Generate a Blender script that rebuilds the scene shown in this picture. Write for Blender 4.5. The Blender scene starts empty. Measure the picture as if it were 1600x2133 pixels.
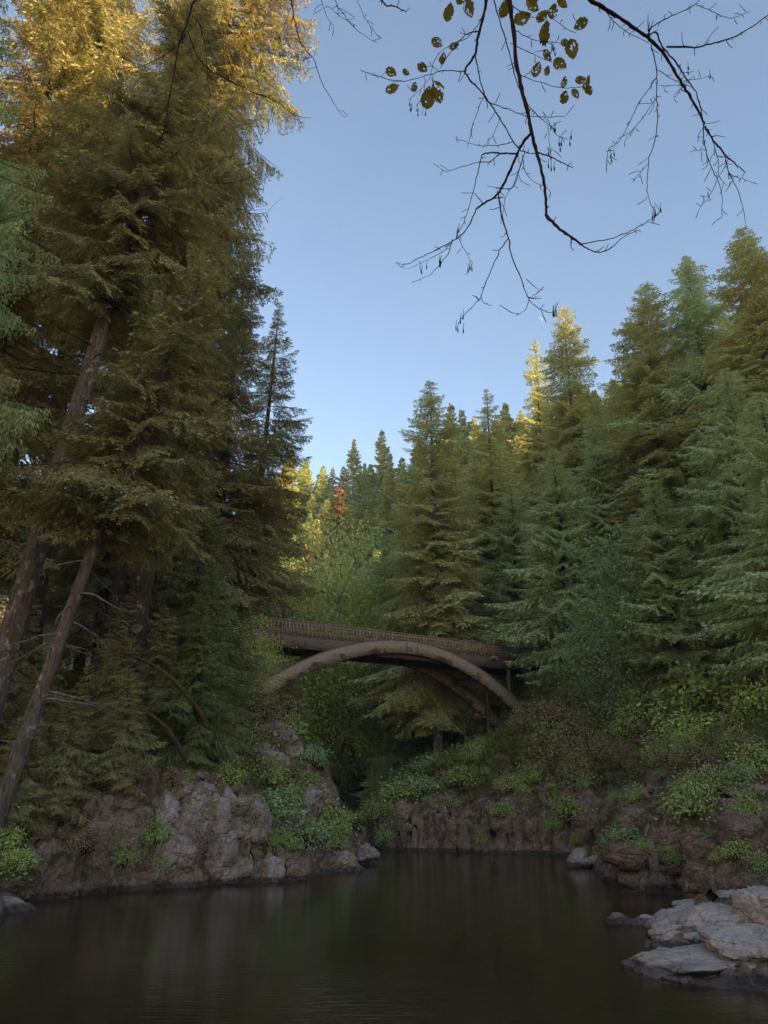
import bpy, math
import numpy as np
from mathutils import Vector, Matrix

# ------------------------------------------------------------------ camera, sky, sun, exposure
SC = bpy.context.scene
CAM = np.array([0.0, 0.0, 4.5]); PITCH = math.radians(19.1); FPX = 1600.0
SUN_AZ = math.radians(140); SUN_EL = math.radians(18)

cam_d = bpy.data.cameras.new("camera"); cam = bpy.data.objects.new("camera", cam_d)
SC.collection.objects.link(cam); SC.camera = cam
cam.location = CAM; cam.rotation_euler = (math.pi / 2 + PITCH, 0, 0)
cam_d.sensor_fit = 'VERTICAL'; cam_d.sensor_height = 24.0; cam_d.lens = 24.0 * FPX / 2133.0
cam_d.clip_start = 0.1; cam_d.clip_end = 9000

W = bpy.data.worlds.new("World"); SC.world = W; W.use_nodes = True
wn = W.node_tree.nodes; wl = W.node_tree.links
sky = wn.new('ShaderNodeTexSky'); sky.sky_type = 'NISHITA'; sky.sun_disc = False
sky.sun_elevation = SUN_EL; sky.sun_rotation = SUN_AZ
sky.air_density = 1.0; sky.dust_density = 0.3; sky.ozone_density = 1.0; sky.altitude = 100
bg = wn['Background']; bg.inputs['Strength'].default_value = 0.084
wl.new(sky.outputs[0], bg.inputs[0])

sun_dir = np.array([math.cos(SUN_EL) * math.sin(SUN_AZ), math.cos(SUN_EL) * math.cos(SUN_AZ), math.sin(SUN_EL)])
sd = bpy.data.lights.new("sun", 'SUN'); sd.energy = 4.5; sd.angle = math.radians(0.5); sd.color = (1.0, 0.76, 0.38)
so = bpy.data.objects.new("sun", sd); SC.collection.objects.link(so)
so.rotation_euler = Vector((-sun_dir).tolist()).to_track_quat('-Z', 'Y').to_euler()
so.location = (60, 30, 120)

SC.view_settings.view_transform = 'Standard'; SC.view_settings.look = 'None'
SC.view_settings.exposure = 1.85; SC.view_settings.gamma = 1.0
SC.cycles.max_bounces = 8; SC.cycles.diffuse_bounces = 5; SC.cycles.glossy_bounces = 2
SC.cycles.transmission_bounces = 3; SC.cycles.transparent_max_bounces = 4; SC.cycles.use_denoising = True
SC.cycles.caustics_reflective = False; SC.cycles.caustics_refractive = False

rng = np.random.default_rng(7)
COL = SC.collection.objects

# ------------------------------------------------------------------ projection helpers (picture point -> world ray)
cp, sp = math.cos(PITCH), math.sin(PITCH)
def ray(px, py):
    dx = (px - 800.0) / FPX; dy = (1066.5 - py) / FPX
    return np.array([dx, cp - dy * sp, sp + dy * cp])
def at_y(px, py, Y):
    r = ray(px, py); return CAM + r * (Y / r[1])
def at_t(px, py, t):
    r = ray(px, py); return CAM + r * t

# ------------------------------------------------------------------ noise (numpy)
def _h(ix, iy, iz, seed):
    n = (ix.astype(np.int64) * 374761393 + iy.astype(np.int64) * 668265263 + iz.astype(np.int64) * 1274126177 + seed * 974711) & 0xffffffff
    n = ((n ^ (n >> 13)) * 1274126177) & 0xffffffff
    n = ((n ^ (n >> 16)) * 2246822519) & 0xffffffff
    return ((n ^ (n >> 15)) & 0xffffff) / float(0xffffff)
def vnoise(p, seed=0):
    f = np.floor(p); t = p - f; t = t * t * t * (t * (t * 6 - 15) + 10); f = f.astype(np.int64)
    r = 0
    for i in (0, 1):
        wx = t[:, 0] if i else 1 - t[:, 0]
        for j in (0, 1):
            wy = t[:, 1] if j else 1 - t[:, 1]
            for k in (0, 1):
                wz = t[:, 2] if k else 1 - t[:, 2]
                r = r + wx * wy * wz * _h(f[:, 0] + i, f[:, 1] + j, f[:, 2] + k, seed)
    return r * 2 - 1
def fbm(p, octs=4, seed=0, gain=0.5):
    a, s, r = 1.0, 0.0, 0
    for o in range(octs):
        r = r + a * vnoise(p * (2.03 ** o) + 17.3 * o, seed + o); s += a; a *= gain
    return r / s
def worley(p, seed=0):
    f = np.floor(p).astype(np.int64); fr = p - f
    F1 = np.full(len(p), 9.0); F2 = np.full(len(p), 9.0); C = np.zeros(len(p))
    for i in (-1, 0, 1):
        for j in (-1, 0, 1):
            for k in (-1, 0, 1):
                a, b, c = f[:, 0] + i, f[:, 1] + j, f[:, 2] + k
                d = np.sqrt((i + _h(a, b, c, seed) - fr[:, 0]) ** 2 + (j + _h(a, b, c, seed + 1) - fr[:, 1]) ** 2 + (k + _h(a, b, c, seed + 2) - fr[:, 2]) ** 2)
                m = d < F1
                F2 = np.where(m, F1, np.minimum(F2, d)); C = np.where(m, _h(a, b, c, seed + 3), C); F1 = np.where(m, d, F1)
    return F1, F2, C
def P3(x, y, z=0.0):
    x = np.asarray(x, float); return np.stack([x, np.asarray(y, float) + 0 * x, z + 0 * x], 1)
def sstep(a, b, x):
    t = np.clip((x - a) / (b - a), 0, 1); return t * t * (3 - 2 * t)

# ------------------------------------------------------------------ mesh helpers
def link_mesh(name, V, F, mat, parent=None, smooth=False, tint=None, mat_idx=None):
    """one mesh object from vertices and faces (F: a list of (k, n) index arrays)"""
    V = np.asarray(V, np.float32)
    if not isinstance(F, (list, tuple)): F = [F]
    F = [np.asarray(f, np.int32) for f in F if len(f)]
    me = bpy.data.meshes.new(name)
    me.vertices.add(len(V)); me.vertices.foreach_set('co', V.ravel())
    tot = np.concatenate([np.full(len(f), f.shape[1], np.int32) for f in F]); loops = np.concatenate([f.ravel() for f in F])
    me.loops.add(len(loops)); me.loops.foreach_set('vertex_index', loops)
    me.polygons.add(len(tot)); me.polygons.foreach_set('loop_start', np.concatenate([[0], np.cumsum(tot)[:-1]]).astype(np.int32))
    me.polygons.foreach_set('loop_total', tot)
    if smooth: me.polygons.foreach_set('use_smooth', np.ones(len(tot), bool))
    if tint is not None:
        at = me.attributes.new('tint', 'FLOAT', 'POINT'); at.data.foreach_set('value', np.asarray(tint, np.float32))
    for m in (mat if isinstance(mat, (list, tuple)) else [mat]): me.materials.append(m)
    if mat_idx is not None: me.polygons.foreach_set('material_index', np.asarray(mat_idx, np.int32))
    me.update(calc_edges=True); me.validate()
    o = bpy.data.objects.new(name, me); COL.link(o)
    if parent is not None: o.parent = parent
    return o
class MB:
    """collects shapes of ONE mesh"""
    def __init__(s): s.V = []; s.Q = []; s.T = []; s.n = 0; s.tint = []
    def add(s, V, Q=None, T=None, tint=0.5):
        V = np.asarray(V, float)
        if Q is not None and len(Q): s.Q.append(np.asarray(Q) + s.n)
        if T is not None and len(T): s.T.append(np.asarray(T) + s.n)
        s.V.append(V); s.tint.append(np.broadcast_to(np.asarray(tint, float), (len(V),))); s.n += len(V)
    def build(s, name, mat, parent=None, smooth=False):
        F = []
        if s.Q: F.append(np.concatenate(s.Q))
        if s.T: F.append(np.concatenate(s.T))
        return link_mesh(name, np.concatenate(s.V), F, mat, parent, smooth, np.concatenate(s.tint))
def tube(pts, rad, sides=8, cap=True):
    pts = np.asarray(pts, float); n = len(pts); rad = np.broadcast_to(np.asarray(rad, float), (n,))
    t = np.gradient(pts, axis=0); t /= np.linalg.norm(t, axis=1, keepdims=True) + 1e-9
    ref = np.array([0, 0, 1.0]) if abs(t[:, 2]).mean() < 0.8 else np.array([1.0, 0, 0])
    u = np.cross(t, ref); u /= np.linalg.norm(u, axis=1, keepdims=True) + 1e-9; v = np.cross(t, u)
    a = np.linspace(0, 2 * np.pi, sides, endpoint=False)
    V = pts[:, None, :] + rad[:, None, None] * (np.cos(a)[None, :, None] * u[:, None, :] + np.sin(a)[None, :, None] * v[:, None, :])
    V = V.reshape(-1, 3)
    i = np.arange(n - 1)[:, None] * sides; j = np.arange(sides)[None, :]; k = (j + 1) % sides
    Q = np.stack([i + j, i + k, i + sides + k, i + sides + j], -1).reshape(-1, 4)
    T = None
    if cap:
        V = np.concatenate([V, pts[:1], pts[-1:]]); c0 = len(V) - 2; jj = np.arange(sides); kk = (jj + 1) % sides; b = (n - 1) * sides
        T = np.concatenate([np.stack([kk, jj, np.full(sides, c0)], 1), np.stack([b + jj, b + kk, np.full(sides, c0 + 1)], 1)])
    return V, Q, T
def smooth_path(pts, n):
    """Catmull-Rom through points, n samples per span"""
    p = np.asarray(pts, float); P = np.concatenate([[2 * p[0] - p[1]], p, [2 * p[-1] - p[-2]]]); out = []
    for i in range(len(p) - 1):
        a, b, c, d = P[i:i + 4]; t = np.linspace(0, 1, n, endpoint=False)[:, None]
        out.append(0.5 * ((2 * b) + (c - a) * t + (2 * a - 5 * b + 4 * c - d) * t ** 2 + (3 * b - a - 3 * c + d) * t ** 3))
    return np.concatenate(out + [p[-1:]])
def box(c, s, R=None):
    h = np.asarray(s, float) / 2
    V = np.array([[x, y, z] for x in (-1, 1) for y in (-1, 1) for z in (-1, 1)], float) * h
    if R is not None: V = V @ np.asarray(R).T
    Q = [[0, 1, 3, 2], [4, 6, 7, 5], [0, 4, 5, 1], [2, 3, 7, 6], [0, 2, 6, 4], [1, 5, 7, 3]]
    return V + np.asarray(c, float), Q
def empty(name, loc=(0, 0, 0)):
    o = bpy.data.objects.new(name, None); COL.link(o); o.location = Vector([float(v) for v in loc]); o.empty_display_size = 0.3; return o
def tag(o, label=None, cat=None, group=None, kind=None):
    if label: o['label'] = label
    if cat: o['category'] = cat
    if group: o['group'] = group
    if kind: o['kind'] = kind
    return o

# ------------------------------------------------------------------ materials
def new_mat(name):
    m = bpy.data.materials.new(name); m.use_nodes = True; nt = m.node_tree; nt.nodes.clear()
    out = nt.nodes.new('ShaderNodeOutputMaterial'); return m, nt, out
class N:
    """small node helper"""
    def __init__(s, nt): s.nt = nt
    def new(s, t, **kw):
        n = s.nt.nodes.new(t)
        for k, v in kw.items(): setattr(n, k, v)
        return n
    def link(s, a, b): s.nt.links.new(a, b)
    def coord(s, which='Object'): return s.new('ShaderNodeTexCoord').outputs[which]
    def pos(s): return s.new('ShaderNodeNewGeometry').outputs['Position']
    def scale(s, vec, sc):
        n = s.new('ShaderNodeMapping'); s.link(vec, n.inputs['Vector']); n.inputs['Scale'].default_value = sc; return n.outputs[0]
    def noise(s, vec, scale, detail=4, rough=0.55, dist=0.0):
        n = s.new('ShaderNodeTexNoise'); s.link(vec, n.inputs['Vector']); n.inputs['Scale'].default_value = scale
        n.inputs['Detail'].default_value = detail; n.inputs['Roughness'].default_value = rough; n.inputs['Distortion'].default_value = dist
        return n.outputs['Fac']
    def ramp(s, fac, stops):
        n = s.new('ShaderNodeValToRGB'); s.link(fac, n.inputs[0]); cr = n.color_ramp
        while len(cr.elements) < len(stops): cr.elements.new(0.5)
        for e, (p, c) in zip(cr.elements, stops):
            e.position = p; e.color = (c, c, c, 1) if isinstance(c, (int, float)) else (*c, 1)
        return n.outputs[0]
    def mix(s, fac, a, b, mode='MIX'):
        n = s.new('ShaderNodeMix', data_type='RGBA', blend_type=mode)
        if isinstance(fac, (int, float)): n.inputs[0].default_value = fac
        else: s.link(fac, n.inputs[0])
        for v, i in ((a, 6), (b, 7)):
            if isinstance(v, tuple): n.inputs[i].default_value = (*v, 1)
            else: s.link(v, n.inputs[i])
        return n.outputs[2]
    def math(s, op, a, b=0.0, clamp=False):
        n = s.new('ShaderNodeMath', operation=op, use_clamp=clamp)
        for v, i in ((a, 0), (b, 1)):
            if isinstance(v, (int, float)): n.inputs[i].default_value = v
            else: s.link(v, n.inputs[i])
        return n.outputs[0]
    def sep(s, vec):
        n = s.new('ShaderNodeSeparateXYZ'); s.link(vec, n.inputs[0]); return n.outputs
    def attr(s, name): return s.new('ShaderNodeAttribute', attribute_name=name).outputs['Fac']
    def bump(s, h, strength=0.5, dist=0.1):
        n = s.new('ShaderNodeBump'); s.link(h, n.inputs['Height']); n.inputs['Strength'].default_value = strength; n.inputs['Distance'].default_value = dist
        return n.outputs[0]
    def bsdf(s, out, col, rough=0.8, spec=0.3, normal=None, metallic=0.0):
        b = s.new('ShaderNodeBsdfPrincipled')
        if isinstance(col, tuple): b.inputs['Base Color'].default_value = (*col, 1)
        else: s.link(col, b.inputs['Base Color'])
        if isinstance(rough, (int, float)): b.inputs['Roughness'].default_value = rough
        else: s.link(rough, b.inputs['Roughness'])
        b.inputs['Specular IOR Level'].default_value = spec; b.inputs['Metallic'].default_value = metallic
        if normal is not None: s.link(normal, b.inputs['Normal'])
        s.link(b.outputs[0], out.inputs['Surface']); return b

def foliage_mat(name, a, b, c=None, trans=0.35, nscale=0.35):
    """leaves: colours a..b mixed by the per-spray tint, drifting towards c tree by tree and in large patches"""
    m, nt, out = new_mat(name); n = N(nt)
    col = n.mix(n.attr('tint'), a, b)
    if c is not None:
        rnd = n.new('ShaderNodeObjectInfo').outputs['Random']
        f = n.math('MULTIPLY', n.ramp(n.noise(n.coord(), nscale, 2), [(0.42, 0.0), (0.66, 1.0)]), n.math('ADD', rnd, 0.15), True)
        col = n.mix(f, col, c)
    d = n.new('ShaderNodeBsdfDiffuse'); t = n.new('ShaderNodeBsdfTranslucent'); mx = n.new('ShaderNodeAddShader')
    tc = n.mix(1.0, n.mix(0.30, col, (0.42, 0.34, 0.03)), (trans * 1.7,) * 3, 'MULTIPLY')      # light let through a needle or leaf is yellower
    n.link(col, d.inputs[0]); n.link(tc, t.inputs[0])
    n.link(d.outputs[0], mx.inputs[0]); n.link(t.outputs[0], mx.inputs[1]); n.link(mx.outputs[0], out.inputs[0])
    return m
def bark_mat(name, dark, light, lichen=0.0, moss=0.0, vs=9.0):
    m, nt, out = new_mat(name); n = N(nt); co = n.coord()
    f = n.noise(n.scale(co, (1, 1, 0.16)), vs, 6, 0.7, 0.6)
    col = n.mix(n.ramp(f, [(0.36, 0.0), (0.62, 1.0)]), dark, light)
    if moss: col = n.mix(n.ramp(n.noise(co, 0.9, 4), [(0.62 - moss, 0.0), (0.75 - moss, 0.85)]), col, (0.085, 0.070, 0.016))
    if lichen: col = n.mix(n.ramp(n.noise(n.scale(co, (1, 1, 0.6)), 2.6, 7, 0.72), [(0.60 - lichen, 0.0), (0.66 - lichen, 0.9)]), col, (0.36, 0.33, 0.30))
    n.bsdf(out, col, 0.9, 0.15, n.bump(f, 0.9, 0.05)); return m
def rock_mat(name, dark, light, lichen=(0.34, 0.31, 0.30), lich=0.05, moss=0.5, mossc=(0.075, 0.080, 0.018), wet=True, sc=1.0):
    """rock: mineral mottling, pale lichen scabs, cracks, moss on ledges, and the wet band above the water line"""
    m, nt, out = new_mat(name); n = N(nt); p = n.pos(); z = n.sep(p)[2]
    big = n.noise(p, 0.55 * sc, 5, 0.6, 0.4); fine = n.noise(p, 5.5 * sc, 7, 0.72)
    col = n.mix(n.ramp(fine, [(0.33, 0.0), (0.68, 1.0)]), dark, light)
    col = n.mix(n.ramp(big, [(0.35, 0.55), (0.62, 0.0)]), col, tuple(0.55 * v for v in dark))
    lf = n.ramp(n.noise(n.scale(p, (1, 1, 0.55)), 3.4 * sc, 8, 0.75, 0.3), [(0.60 - lich, 0.0), (0.655 - lich, 1.0)])
    lf = n.math('MULTIPLY', lf, n.ramp(n.noise(p, 0.45, 3), [(0.40, 0.0), (0.58, 0.9)]))
    col = n.mix(lf, col, lichen)
    vor = n.new('ShaderNodeTexVoronoi', feature='DISTANCE_TO_EDGE'); vor.inputs['Scale'].default_value = 1.25 * sc
    wv = n.new('ShaderNodeVectorMath', operation='ADD'); n.link(n.scale(p, (1, 1, 1.7)), wv.inputs[0])
    nv = n.new('ShaderNodeTexNoise'); n.link(p, nv.inputs['Vector']); nv.inputs['Scale'].default_value = 1.3; nv.inputs['Detail'].default_value = 4
    n.link(nv.outputs['Color'], wv.inputs[1]); n.link(wv.outputs[0], vor.inputs['Vector'])
    crack = n.ramp(vor.outputs['Distance'], [(0.0, 0.0), (0.055, 1.0)])
    nz = n.sep(n.new('ShaderNodeNewGeometry').outputs['Normal'])[2]
    if moss:
        mf = n.math('ADD', n.math('MULTIPLY', nz, 0.42), n.math('MULTIPLY', n.noise(p, 1.1, 6, 0.68), 1.0))
        mf = n.ramp(mf, [(0.98 - 0.42 * moss, 0.0), (1.10 - 0.42 * moss, 0.95)])
        mf = n.math('MULTIPLY', mf, n.ramp(z, [(0.55, 0.0), (0.95, 1.0)]))
        mc = n.mix(n.ramp(n.noise(p, 2.2, 3), [(0.4, 0.0), (0.62, 1.0)]), mossc, (0.085, 0.060, 0.022))
        col = n.mix(mf, col, mc)
    rough = 0.85
    if wet:
        wz = n.math('ADD', z, n.math('MULTIPLY', n.noise(p, 0.9, 4), -0.35))
        wf = n.ramp(wz, [(0.0, 1.0), (0.10, 0.0)])
        col = n.mix(wf, col, n.mix(0.72, col, (0.012, 0.009, 0.008)))
        rough = n.math('SUBTRACT', 0.85, n.math('MULTIPLY', wf, 0.55))
    h = n.math('ADD', n.math('MULTIPLY', fine, 0.55), n.math('ADD', n.math('MULTIPLY', crack, 0.35), n.math('MULTIPLY', n.noise(p, 1.9 * sc, 6, 0.6), 1.1)))
    n.bsdf(out, col, rough, 0.3, n.bump(h, 0.9, 0.22)); return m

M = {}
M['bark'] = bark_mat('bark', (0.028, 0.018, 0.013), (0.105, 0.068, 0.048), 0.02, 0.08)
M['bark_pale'] = bark_mat('bark_lichened', (0.060, 0.040, 0.031), (0.19, 0.132, 0.102), 0.04, 0.07)
M['bark_grey'] = bark_mat('bark_grey', (0.10, 0.085, 0.07), (0.24, 0.21, 0.18), 0.08, 0.03)
M['moss_limb'] = bark_mat('mossy_limb', (0.030, 0.022, 0.012), (0.10, 0.075, 0.022), 0.0, 0.16)
M['dead_limb'] = bark_mat('dead_limb', (0.10, 0.08, 0.07), (0.30, 0.25, 0.22), 0.03, 0.0)
M['twig'] = bark_mat('twig', (0.018, 0.011, 0.009), (0.055, 0.032, 0.024), 0.0, 0.0, 60)
# ------------------------------------------------------------------ river plan and terrain height
LB = [(-70, 24), (-45, 23), (-24, 22), (-15.5, 22.8), (-12.6, 25.6), (-13.3, 29), (-13.6, 32.4), (-11.8, 35.0), (-10.2, 36.0), (-8.4, 36.6), (-6.5, 38.3), (-4.2, 39.6), (-2.6, 42.4), (-0.9, 44.3),
      (-1.2, 46.5), (-2.0, 50), (-3.7, 58), (-6.0, 66), (-8.3, 76), (-13, 90), (-30, 108), (-80, 120)]
RB = [(-70, 134), (-24, 124), (-8, 108), (-2.5, 92), (-1.5, 78), (-2.0, 66), (-2.2, 59), (-0.8, 55.6), (2.5, 54.4), (6, 53.0), (11.3, 51.2), (11.9, 48), (11.6, 45.0), (10.6, 41), (9.9, 36.0), (10.4, 35.0), (12.2, 34.6),
      (11.2, 31), (9.6, 27.6), (7.6, 24.6), (6.9, 22), (6.8, 20.4), (8.6, 19.4), (9.5, 15), (8, 11.5), (3, 9.5), (-6, 8.5), (-20, 9), (-45, 12), (-70, 13)]
LBs = smooth_path(LB, 5); RBs = smooth_path(RB, 5)
POLY = np.concatenate([LBs, RBs])
def river_sd(x, y):
    """signed distance to the water's edge: + on land"""
    x = np.asarray(x, float); y = np.asarray(y, float); A = POLY; B = np.roll(POLY, -1, 0)
    best = np.full(x.shape, 1e18); inside = np.zeros(x.shape, bool)
    for (ax, ay), (bx, by) in zip(A, B):
        ex, ey = bx - ax, by - ay; l2 = ex * ex + ey * ey + 1e-12
        t = np.clip(((x - ax) * ex + (y - ay) * ey) / l2, 0, 1)
        best = np.minimum(best, (ax + t * ex - x) ** 2 + (ay + t * ey - y) ** 2)
        if ey != 0:
            inside ^= ((ay > y) != (by > y)) & (x < ex * (y - ay) / ey + ax)
    d = np.sqrt(best); return np.where(inside, -d, d)
# control points along the banks: x, y, cliff height, cliff width, slope behind
CTRL = np.array([(-30, 22, 1.6, 2.0, .25), (-14, 24, 1.3, 1.5, .45), (-13.4, 30, 1.2, 1.4, .55), (-13, 33, 2.0, 1.6, .55), (-10.5, 36, 4.8, 2.0, .30), (-8, 37, 5.6, 2.2, .30), (-6.5, 38.5, 5.0, 2.6, .40), (-4, 40, 2.4, 2.4, .60),
    (-2, 43, .6, 2.0, .35), (-.9, 44.3, .5, 1.6, .3), (-1.4, 47, 3.3, 1.8, .6), (-3.5, 52, 6.6, 2.4, .45), (-6, 60, 9.2, 2.6, .35), (-8.5, 70, 9.8, 3, .25), (-12, 88, 8, 5, .3),
    (-.8, 56, 2.8, 1.5, .38), (-2, 62, 2.6, 2, .38), (-1.5, 78, 2.0, 3, .42), (-4, 98, 2, 4, .45), (2.5, 54.4, 3.0, 1.5, .36), (6, 53, 3.2, 1.6, .48), (11.3, 51, 3.8, 2.6, .55), (11.6, 45, 5.6, 6.2, .55), (10, 37, 4.6, 6.0, .55),
    (12.2, 34.6, 3.8, 5.0, .6), (10, 29, 1.3, 2.5, .55), (7.5, 24.5, .3, 1.4, .14), (7, 21, .3, 1.6, .10), (11, 22.5, .3, 1.6, .10), (9, 16, .5, 2, .3), (3, 9.5, .8, 3, .25), (-20, 9, .8, 3, .25)], float)
def ground_raw(x, y):
    x = np.asarray(x, float); y = np.asarray(y, float)
    wx = x + 0.55 * vnoise(P3(x * .55, y * .55, 3.1), 11) + 0.22 * vnoise(P3(x * 1.7, y * 1.7, 5.1), 12)
    wy = y + 0.55 * vnoise(P3(x * .55, y * .55, 9.1), 13) + 0.22 * vnoise(P3(x * 1.7, y * 1.7, 7.1), 14)
    d = river_sd(wx, wy)
    w = 0; H = 0; C = 0; S = 0
    for cx, cy, h, cw, s in CTRL:
        k = 1.0 / (((x - cx) ** 2 + (y - cy) ** 2) + 0.4) ** 1.6
        w = w + k; H = H + k * h; C = C + k * cw; S = S + k * s
    H, C, S = H / w, C / w, S / w
    land = np.maximum(d, 0)
    z = H * (0.35 * sstep(0, .35, land / C) + 0.65 * np.clip(land / C, 0, 1) ** 0.9)
    back = np.maximum(land - C, 0)
    opn = 1 - (1 - sstep(-4, 26, y - .15 * np.maximum(x, 0))) * (x > -30)        # sun-side bank lowered up-valley so the sun reaches the bounce slope
    z = z + S * np.minimum(back, 26) * (.15 + .85 * opn) * sstep(300, 130, x)
    # far hills: the valley sides
    far = np.maximum(back - 22, 0)
    right = sstep(-30, 20, x + 0.25 * (y - 40)); behind = sstep(95, 125, y + 0.2 * x)
    hs = 0.14 * (1 - right) * (1 - behind) + np.maximum(0.80 * right, 1.02 * behind)
    hill = hs * far * opn * sstep(300, 130, x); hill = 150 * (1 - np.exp(-hill / 150)) * (1 - .65 * sstep(45, 90, x) * sstep(130, 90, y))
    z = z + hill + 3.0 * vnoise(P3(x * .03, y * .03, 1), 21) * sstep(15, 60, back)
    # unseen ridge added on the sun side, crest shaped to shade the gorge
    su, sv = sun_dir[:2] / np.hypot(*sun_dir[:2]); u = su * x + sv * y; v = -sv * x + su * y
    ry = np.interp(v, [-70, -22, -8, 18, 42, 52, 61, 72, 83, 90, 100, 118, 131, 150, 210], [0, 60, 164, 164, 180, 218, 216, 171, 163, 173, 216, 248, 266, 230, 0])
    z = np.maximum(z, ry * sstep(170, 320, u) * sstep(560, 380, u))
    # slope added up-valley, mostly out of view, to bounce warm sunlight into the gorge
    z = np.maximum(z, 95 * (1 - np.exp(-np.maximum(0, -x - 32) * .85 / 95)) * sstep(36, 14, y + .12 * (x + 32)) * (x < -32))
    z = np.maximum(z, 9 * (1 - np.exp(-np.maximum(0, -y - 9) * .3 / 9)) * sstep(60, 20, x))
    z = np.where(d < 0, np.maximum(-2.2, d * 1.3) - 0.02, z)
    return z, d, back
def ground(x, y):
    z, d, back = ground_raw(x, y)
    x = np.asarray(x, float); y = np.asarray(y, float)
    F1, F2, Cc = worley(P3(x * .62, y * .62, z * 0.8), 31)
    G1, G2, Cd = worley(P3(x * 1.6, y * 1.6, z * 1.9), 37)
    rocky = sstep(0.0, .5, d) * (1 - .75 * sstep(1.5, 9, back)) * (1 - sstep(70, 110, y))
    z = z + rocky * (0.75 * (Cc - .5) - 0.35 * (1 - sstep(0, .22, F2 - F1)) + 0.28 * (Cd - .5) - .12 * (1 - sstep(0, .2, G2 - G1)))
    z = z + (0.25 * fbm(P3(x * .8, y * .8, 2), 3, 41)) * sstep(0.2, 2, d)
    return np.where(d > 0.1, np.maximum(z, .02 + .08 * np.minimum(d, 3)), z)
def gz(x, y): return float(ground(np.array([x]), np.array([y]))[0])
def hit(px, py, t0=12.0, t1=140.0, n=900):
    """where the sight line through a picture point first meets the terrain"""
    r = ray(px, py); t = np.linspace(t0, t1, n); p = CAM + t[:, None] * r
    g = np.maximum(ground(p[:, 0], p[:, 1]), 0); i = np.argmax(p[:, 2] < g)
    return p[i] if p[i, 2] < g[i] else None

def axis(lo, hi, step, out_lo, out_hi, grow=1.16):
    core = np.arange(lo, hi + 1e-6, step); a = [hi]; s = step
    while a[-1] < out_hi: s *= grow; a.append(a[-1] + s)
    b = [lo]; s = step
    while b[-1] > out_lo: s *= grow; b.append(b[-1] - s)
    return np.concatenate([np.array(b[1:])[::-1], core, np.array(a[1:])])
M['terrain'] = rock_mat('bank_rock', (0.14, 0.085, 0.055), (0.43, 0.29, 0.20), moss=0.62, lich=0.025, mossc=(0.10, 0.085, 0.022))
def bounce_ground_mat():  # pale warm ground, added to reflect sunlight towards the gorge
    m, nt, out = new_mat('pale_bounce_ground'); n = N(nt); p = n.pos(); f = n.noise(p, .25, 6, .7)
    n.bsdf(out, n.mix(n.ramp(f, [(.35, 0.0), (.65, 1.0)]), (0.36, 0.28, 0.15), (0.50, 0.41, 0.25)), .95, .1, n.bump(n.noise(p, 4, 4), .5, .1)); return m
M['bounce_ground'] = bounce_ground_mat()
def build_terrain():
    xs = axis(-20, 21, .12, -700, 700, 1.08); ys = axis(18, 63, .12, -700, 900, 1.08)
    X, Y = np.meshgrid(xs, ys); x = X.ravel(); y = Y.ravel(); z = ground(x, y)
    V = np.stack([x, y, z], 1); nx, ny = len(xs), len(ys)
    # push the steep faces in and out so that they break into blocks
    gx = np.gradient(z.reshape(ny, nx), xs, axis=1).ravel(); gy = np.gradient(z.reshape(ny, nx), ys, axis=0).ravel()
    nn = np.stack([-gx, -gy, np.ones_like(gx)], 1); nn /= np.linalg.norm(nn, axis=1, keepdims=True)
    steep = sstep(.45, .8, 1 - nn[:, 2]) * (z > .05) * (np.abs(x) < 24) * (y < 75) * (y > 10)
    ii = steep > 0.01
    p = V[ii] * np.array([1, 1, 1.25])
    F1, F2, Cc = worley(p * .95, 51); G1, G2, Cd = worley(p * 2.4, 57)
    dsp = .62 * (Cc - .5) - .36 * (1 - sstep(0, .14, F2 - F1)) + .26 * (Cd - .5) - .12 * (1 - sstep(0, .2, G2 - G1)) + .1 * fbm(p * 3.1, 3, 61)
    hor = nn[ii].copy(); hor[:, 2] *= .4
    V[ii] += hor * (dsp * steep[ii])[:, None]
    i = np.arange(ny - 1)[:, None] * nx + np.arange(nx - 1)[None, :]
    Q = np.stack([i, i + 1, i + nx + 1, i + nx], -1).reshape(-1, 4)
    mi = (V[Q[:, 0], 1] < 4) | ((V[Q[:, 0], 0] < -42) & (V[Q[:, 0], 1] < 36))
    o = link_mesh('ground', V, Q, [M['terrain'], M['bounce_ground']], smooth=False, mat_idx=mi.astype(int))
    tag(o, kind='structure'); return o
build_terrain()
# ------------------------------------------------------------------ water
def water():
    m, nt, out = new_mat('river_water'); n = N(nt); p = n.pos()
    a = n.noise(n.scale(p, (0.42, 2.6, 1)), 2.6, 4, 0.55, 0.6); b = n.noise(n.scale(p, (0.35, 1.0, 1)), 0.5, 2)
    calm = n.ramp(n.noise(p, 0.09, 3, 0.5), [(0.36, 0.25), (0.6, 1.0)])
    h = n.math('MULTIPLY', n.math('ADD', a, n.math('MULTIPLY', b, 1.2)), calm)
    n.bsdf(out, (0.030, 0.018, 0.008), 0.012, 0.5, n.bump(h, 0.32, 0.05))
    xs = np.linspace(-75, 30, 40); ys = np.linspace(4, 140, 50); X, Y = np.meshgrid(xs, ys)
    V = np.stack([X.ravel(), Y.ravel(), 0 * X.ravel()], 1); nx = 40
    i = np.arange(49)[:, None] * nx + np.arange(39)[None, :]
    o = link_mesh('river_water', V, np.stack([i, i + 1, i + nx + 1, i + nx], -1).reshape(-1, 4), m, smooth=True)
    tag(o, kind='structure')
water()
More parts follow.
